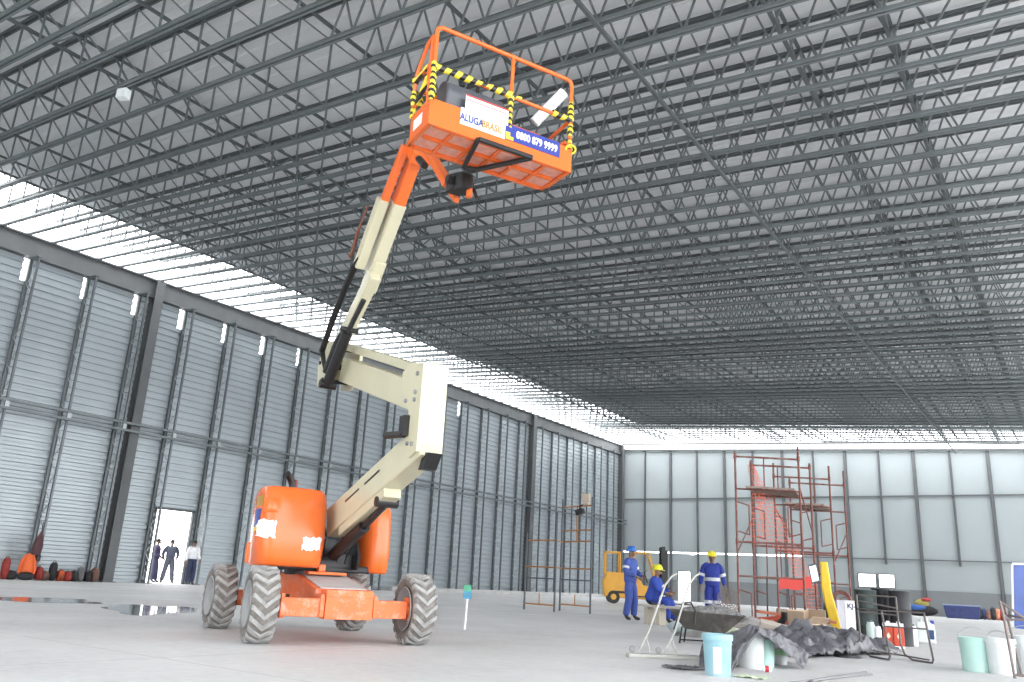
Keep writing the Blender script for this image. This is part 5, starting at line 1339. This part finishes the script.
    mb = MB(); mb.prism([(a, -.066, b) for a, _, b in (px_(813, 567.5), px_(819, 566), px_(821.3, 579.5), px_(815.3, 581.3))], (0, .004, 0)); mb.build('glass', mat('mirror_glass', (.75, .8, .82), .12, .9), pn)
    mb = MB(); mb.tube([(a, 0, b) for a, _, b in (px_(820, 575), px_(825, 573))], .02, 8); mb.build('bracket', M['black'], y)
    # metal stand and blue board at the right edge
    p = gp(1013, 9.6); s = empty('steel_stand', p, to_cam(p)+R(90), 'rusty steel stand at the right edge, in front of the white buckets', 'metal stand')
    mt = mat('brown_tube', (.22, .18, .17), .5, .3, .2, 9)
    for q_ in ([(.02, 0, 0), (-.02, 0, .66), (-.045, .02, .86)], [(.5, 0, 0), (.48, 0, .66)], [(.1, .7, 0), (-.0, .6, .8)]):
        mb = MB(); mb.tube(q_, .016, 8); mb.build('leg', mt, s, smooth=True)
    for q_ in ([(-.02, 0, .66), (.48, 0, .66)], [(-.045, .02, .86), (.2, 0, .67)], [(-.0, 0, .66), (.0, .6, .70)], [(.02, 0, .04), (.5, 0, .04)], [(.48, 0, .66), (.0, .6, .70)]):
        mb = MB(); mb.tube(q_, .014, 8); mb.build('cross_tube', mt, s, smooth=True)
    p = gp(1041, 11.2); b = empty('blue_board', p, to_cam(p)+R(78), 'tall glossy blue board with a white edge at the right border of the view', 'board')
    bm_ = mat('glossy_blue', (.025, .09, .42), .15, 0, .25, 3)
    mb = MB(); mb.prism([(-.26, -.02, .52), (.4, -.02, .50), (.4, -.02, 1.38), (-.18, -.02, 1.38)], (0, .035, 0)); mb.build('panel', bm_, b, bevel=.006)
    mb = MB(); mb.bar((-.275, 0, .52), (-.195, 0, 1.39), .03, .02, (0, 1, 0)); mb.bar((-.195, 0, 1.39), (.4, 0, 1.39), .05, .03, (0, 1, 0)); mb.build('edge_strip', M['white'], b)
    for x in (-.1, .3):
        mb = MB(); mb.tube([(x, .03, 0), (x, .03, .6)], .018, 8); mb.build('leg', mt, b, smooth=True)

def pack(name, label, p, rz, w, h, d, col, kind=0, group=None, cat='backpack'):
    e = empty(name, p, rz, label, cat, group); m = mat('bag_cloth', col, .75, 0, .2, 14)
    mb = MB(); mb.sphere((0, 0, h*.5), 1, (d*.5, w*.5, h*.5), 16, 10)
    for v in mb.bm.verts:
        c = v.co; 
        v.co.x = (d*.5)*math.copysign(abs(c.x/(d*.5))**.6, c.x); v.co.y = (w*.5)*math.copysign(abs(c.y/(w*.5))**.6, c.y); v.co.z = h*.5+(h*.5)*math.copysign(abs((c.z-h*.5)/(h*.5))**.7, c.z-h*.5)
    mb.build('body', m, e, smooth=True)
    dark = mat('bag_strap', tuple(x*.4+.01 for x in col), .7)
    mb = MB(); mb.sphere((d*.46, 0, h*.32), 1, (d*.16, w*.34, h*.22), 12, 8); mb.build('pocket', dark if kind == 1 else m, e, smooth=True)
    mb = MB(); mb.tube([(0, -.05, h*.97), (0, -.03, h*1.06), (0, .03, h*1.06), (0, .05, h*.97)], .012, 6); mb.build('handle', dark, e, smooth=True)
    return e

def belongings():
    red, org, blk, nav, gry, brn = (.45, .05, .04), (.75, .13, .04), (.03, .03, .035), (.03, .05, .14), (.2, .2, .21), (.25, .13, .1)
    def wall(px, x=-29.75):
        for k in range(1200, 3200):
            q = gp(px, k*.02)
            if q.x <= x: return q
    items = [(3, .5, .95, red, 'dark red rucksack at the left edge of the view by the wall'), (9, .75, .38, blk, 'flat black bag beside the red rucksack at the left edge'),
             (36.5, .5, .62, red, 'red rucksack, first in the row right of the hanging orange jacket'), (43, .5, .42, brn, 'small brown bag, second in the row along the left wall'), (51, .52, .85, blk, 'tall black rucksack in the row along the left wall'),
             (59, .45, .5, org, 'orange bag right of the tall black rucksack'), (66, .5, .45, red, 'flat red bag in the middle of the row by the left wall'), (72.5, .5, .48, blk, 'black bag left of the lattice post near the column'),
             (79, .5, .65, gry, 'dark grey rucksack leaning at the lattice post near the column'), (86.5, .48, .5, blk, 'black bag at the right end of the row, before the column'), (93, .5, .66, brn, 'brownish red rucksack nearest to the heavy column')]
    for k, (px, w, h, c, lab) in enumerate(items):
        pack('rucksack', lab, wall(px), R(-20+13*(k%4)), w*.5, h*.74, .34, tuple(x*.62 for x in c), k % 2)
    # jacket and bag hanging from the second post
    p = wall(24.5, -29.62)
    e = empty('hanging_jacket', p, R(-25), 'orange work jacket hung with a dark bag on a lattice post at the far left', 'jacket')
    e.scale = (.7, .62, .86)
    m = mat('orange_cloth', (.8, .15, .04), .75, 0, .15, 12)
    mb = MB(); mb.tube([(0, 0, 1.02), (0, 0, .95), (.02, 0, .7), (.04, 0, .35), (.05, 0, .28)], [.07, .17, .26, .32, .30], 14); mb.build('torso', m, e, smooth=True)
    for s in (-1, 1):
        mb = MB(); mb.tube([(.0, s*.15, .93), (.05, s*.3, .7), (.1, s*.36, .42), (.12, s*.34, .25)], [.08, .09, .085, .07], 10); mb.build('sleeve', m, e, smooth=True)
    mb = MB(); mb.sphere((.02, 0, .16), 1, (.24, .42, .17), 14, 9); mb.build('lower_cloth', mat('dark_cloth', blk, .8), e, smooth=True)
    p2 = p+Vector((.12, .12, 0)); e = empty('hanging_bag', p2+Vector((0, 0, .84)), R(-25), 'long dark bag hanging above the orange jacket', 'bag')
    mb = MB(); mb.tube([(-.08, .0, .0), (-.06, .02, .3), (0, .05, .6), (.0, .06, .78)], [.15, .17, .1, .03], 12); mb.build('pouch', mat('dark_red_brown', (.09, .04, .045), .8), e, smooth=True)
    mb = MB(); mb.tube([(0, .06, .76), (-.05, .04, 1.1)], .015, 6); mb.build('strap', M['black'], e)
    e = empty('hanging_bag', wall(33, -29.62)+Vector((0, 0, .62)), 0, 'small black pouch hanging by itself right of the orange jacket', 'bag')
    mb = MB(); mb.tube([(0, 0, 0), (0, 0, .18), (0, 0, .3)], [.08, .1, .04], 10); mb.build('pouch', M['black'], e, smooth=True)
    mb = MB(); mb.tube([(0, 0, .28), (0, 0, .8)], .012, 6); mb.build('strap', M['black'], e)
    # row of belongings at the foot of the far wall
    def far(px, y=58.9):
        for k in range(1500, 4000):
            q = gp(px, k*.025)
            if q.y >= y: return q
    cols = [blk, red, blk, nav, brn, blk, (.6, .25, .15), red, blk, gry, brn, nav]
    labs = ['black bag touching the dark blue crate', 'dark red bag second from the dark blue crate', 'black bag third from the dark blue crate', 'navy bag fourth from the dark blue crate', 'brown bag fifth from the dark blue crate', 'black bag sixth from the dark blue crate',
        'light rust bag in the far right part of the row', 'deep red bag beside the light rust one', 'black bag before the last thick stud', 'grey bag near the blue board', 'dark brown bag just left of the blue board', 'navy bag partly behind the blue board']
    for k in range(12):
        q = far(971+k*4.6)
        pack('rucksack', labs[k]+', at the far wall', q, to_cam(q), .29+.02*(k % 3), .55+.12*((k*7) % 4)/2, .4, cols[k], k % 2)
    q = far(963, 57.4); e = empty('blue_crate', q, to_cam(q)+R(90), 'dark blue covered crate low before the far wall', 'crate')
    mb = MB(); mb.hexa([(-.85,-.4,0),(.85,-.4,0),(.85,.4,0),(-.85,.4,0),(-.98,-.42,.75),(.95,-.42,.75),(.95,.42,.75),(-.98,.42,.75)]); mb.build('body', mat('dark_blue_cover', (.02, .035, .15), .35, 0, .4, 5), e, bevel=.05)
    mb = MB(); mb.box((-1.0, -.44, .72), (.97, .44, .80)); mb.build('rim', mat('pale_blue_rim', (.25, .3, .42), .4), e, bevel=.02)
    q = far(921, 58.6); e = empty('pallet_load', q, to_cam(q)+R(90), 'dark heap of bags with a yellow and blue bundle on top before the far wall', 'bags')
    mb = MB(); mb.sphere((0, 0, .32), 1, (1.0, .4, .34), 18, 10); mb.build('dark_bags', mat('dark_bags', blk, .8, 0, .3, 8), e, smooth=True)
    mb = MB(); mb.sphere((.1, 0, .72), 1, (.42, .3, .3), 14, 9); mb.build('bundle', mat('yellow_green_bundle', (.35, .3, .08), .7, 0, .3, 8), e, smooth=True)
    mb = MB(); mb.sphere((-.2, -.3, .5), 1, (.55, .2, .16), 14, 9); mb.build('blue_bag', mat('blue_bag_cloth', (.04, .12, .4), .6), e, smooth=True)
    mb = MB(); mb.sphere((.35, -.1, .98), 1, (.3, .25, .12), 12, 8); mb.build('red_cloth', mat('red_bag_cloth', (.4, .05, .05), .7), e, smooth=True)

def clutter():
    M['chrome2'] = mat('galvanised_wire', (.55, .57, .57), .35, .7)
    forklift(); scaffold(); tarp_pile(); rubble(); bench_trough(); right_side(); belongings()
def world():
    w = bpy.data.worlds.new('sky'); SC.world = w; w.use_nodes = True
    bg = w.node_tree.nodes['Background']
    bg.inputs['Color'].default_value = (.975, .985, 1, 1); bg.inputs['Strength'].default_value = 6.3
    SC.view_settings.view_transform = 'Standard'; SC.view_settings.look = 'None'
    SC.view_settings.exposure = 0.0; SC.view_settings.gamma = 1; SC.view_settings.use_curve_mapping = False
setup_mats(); make_camera(); world(); setting(); lift(); people(); clutter()
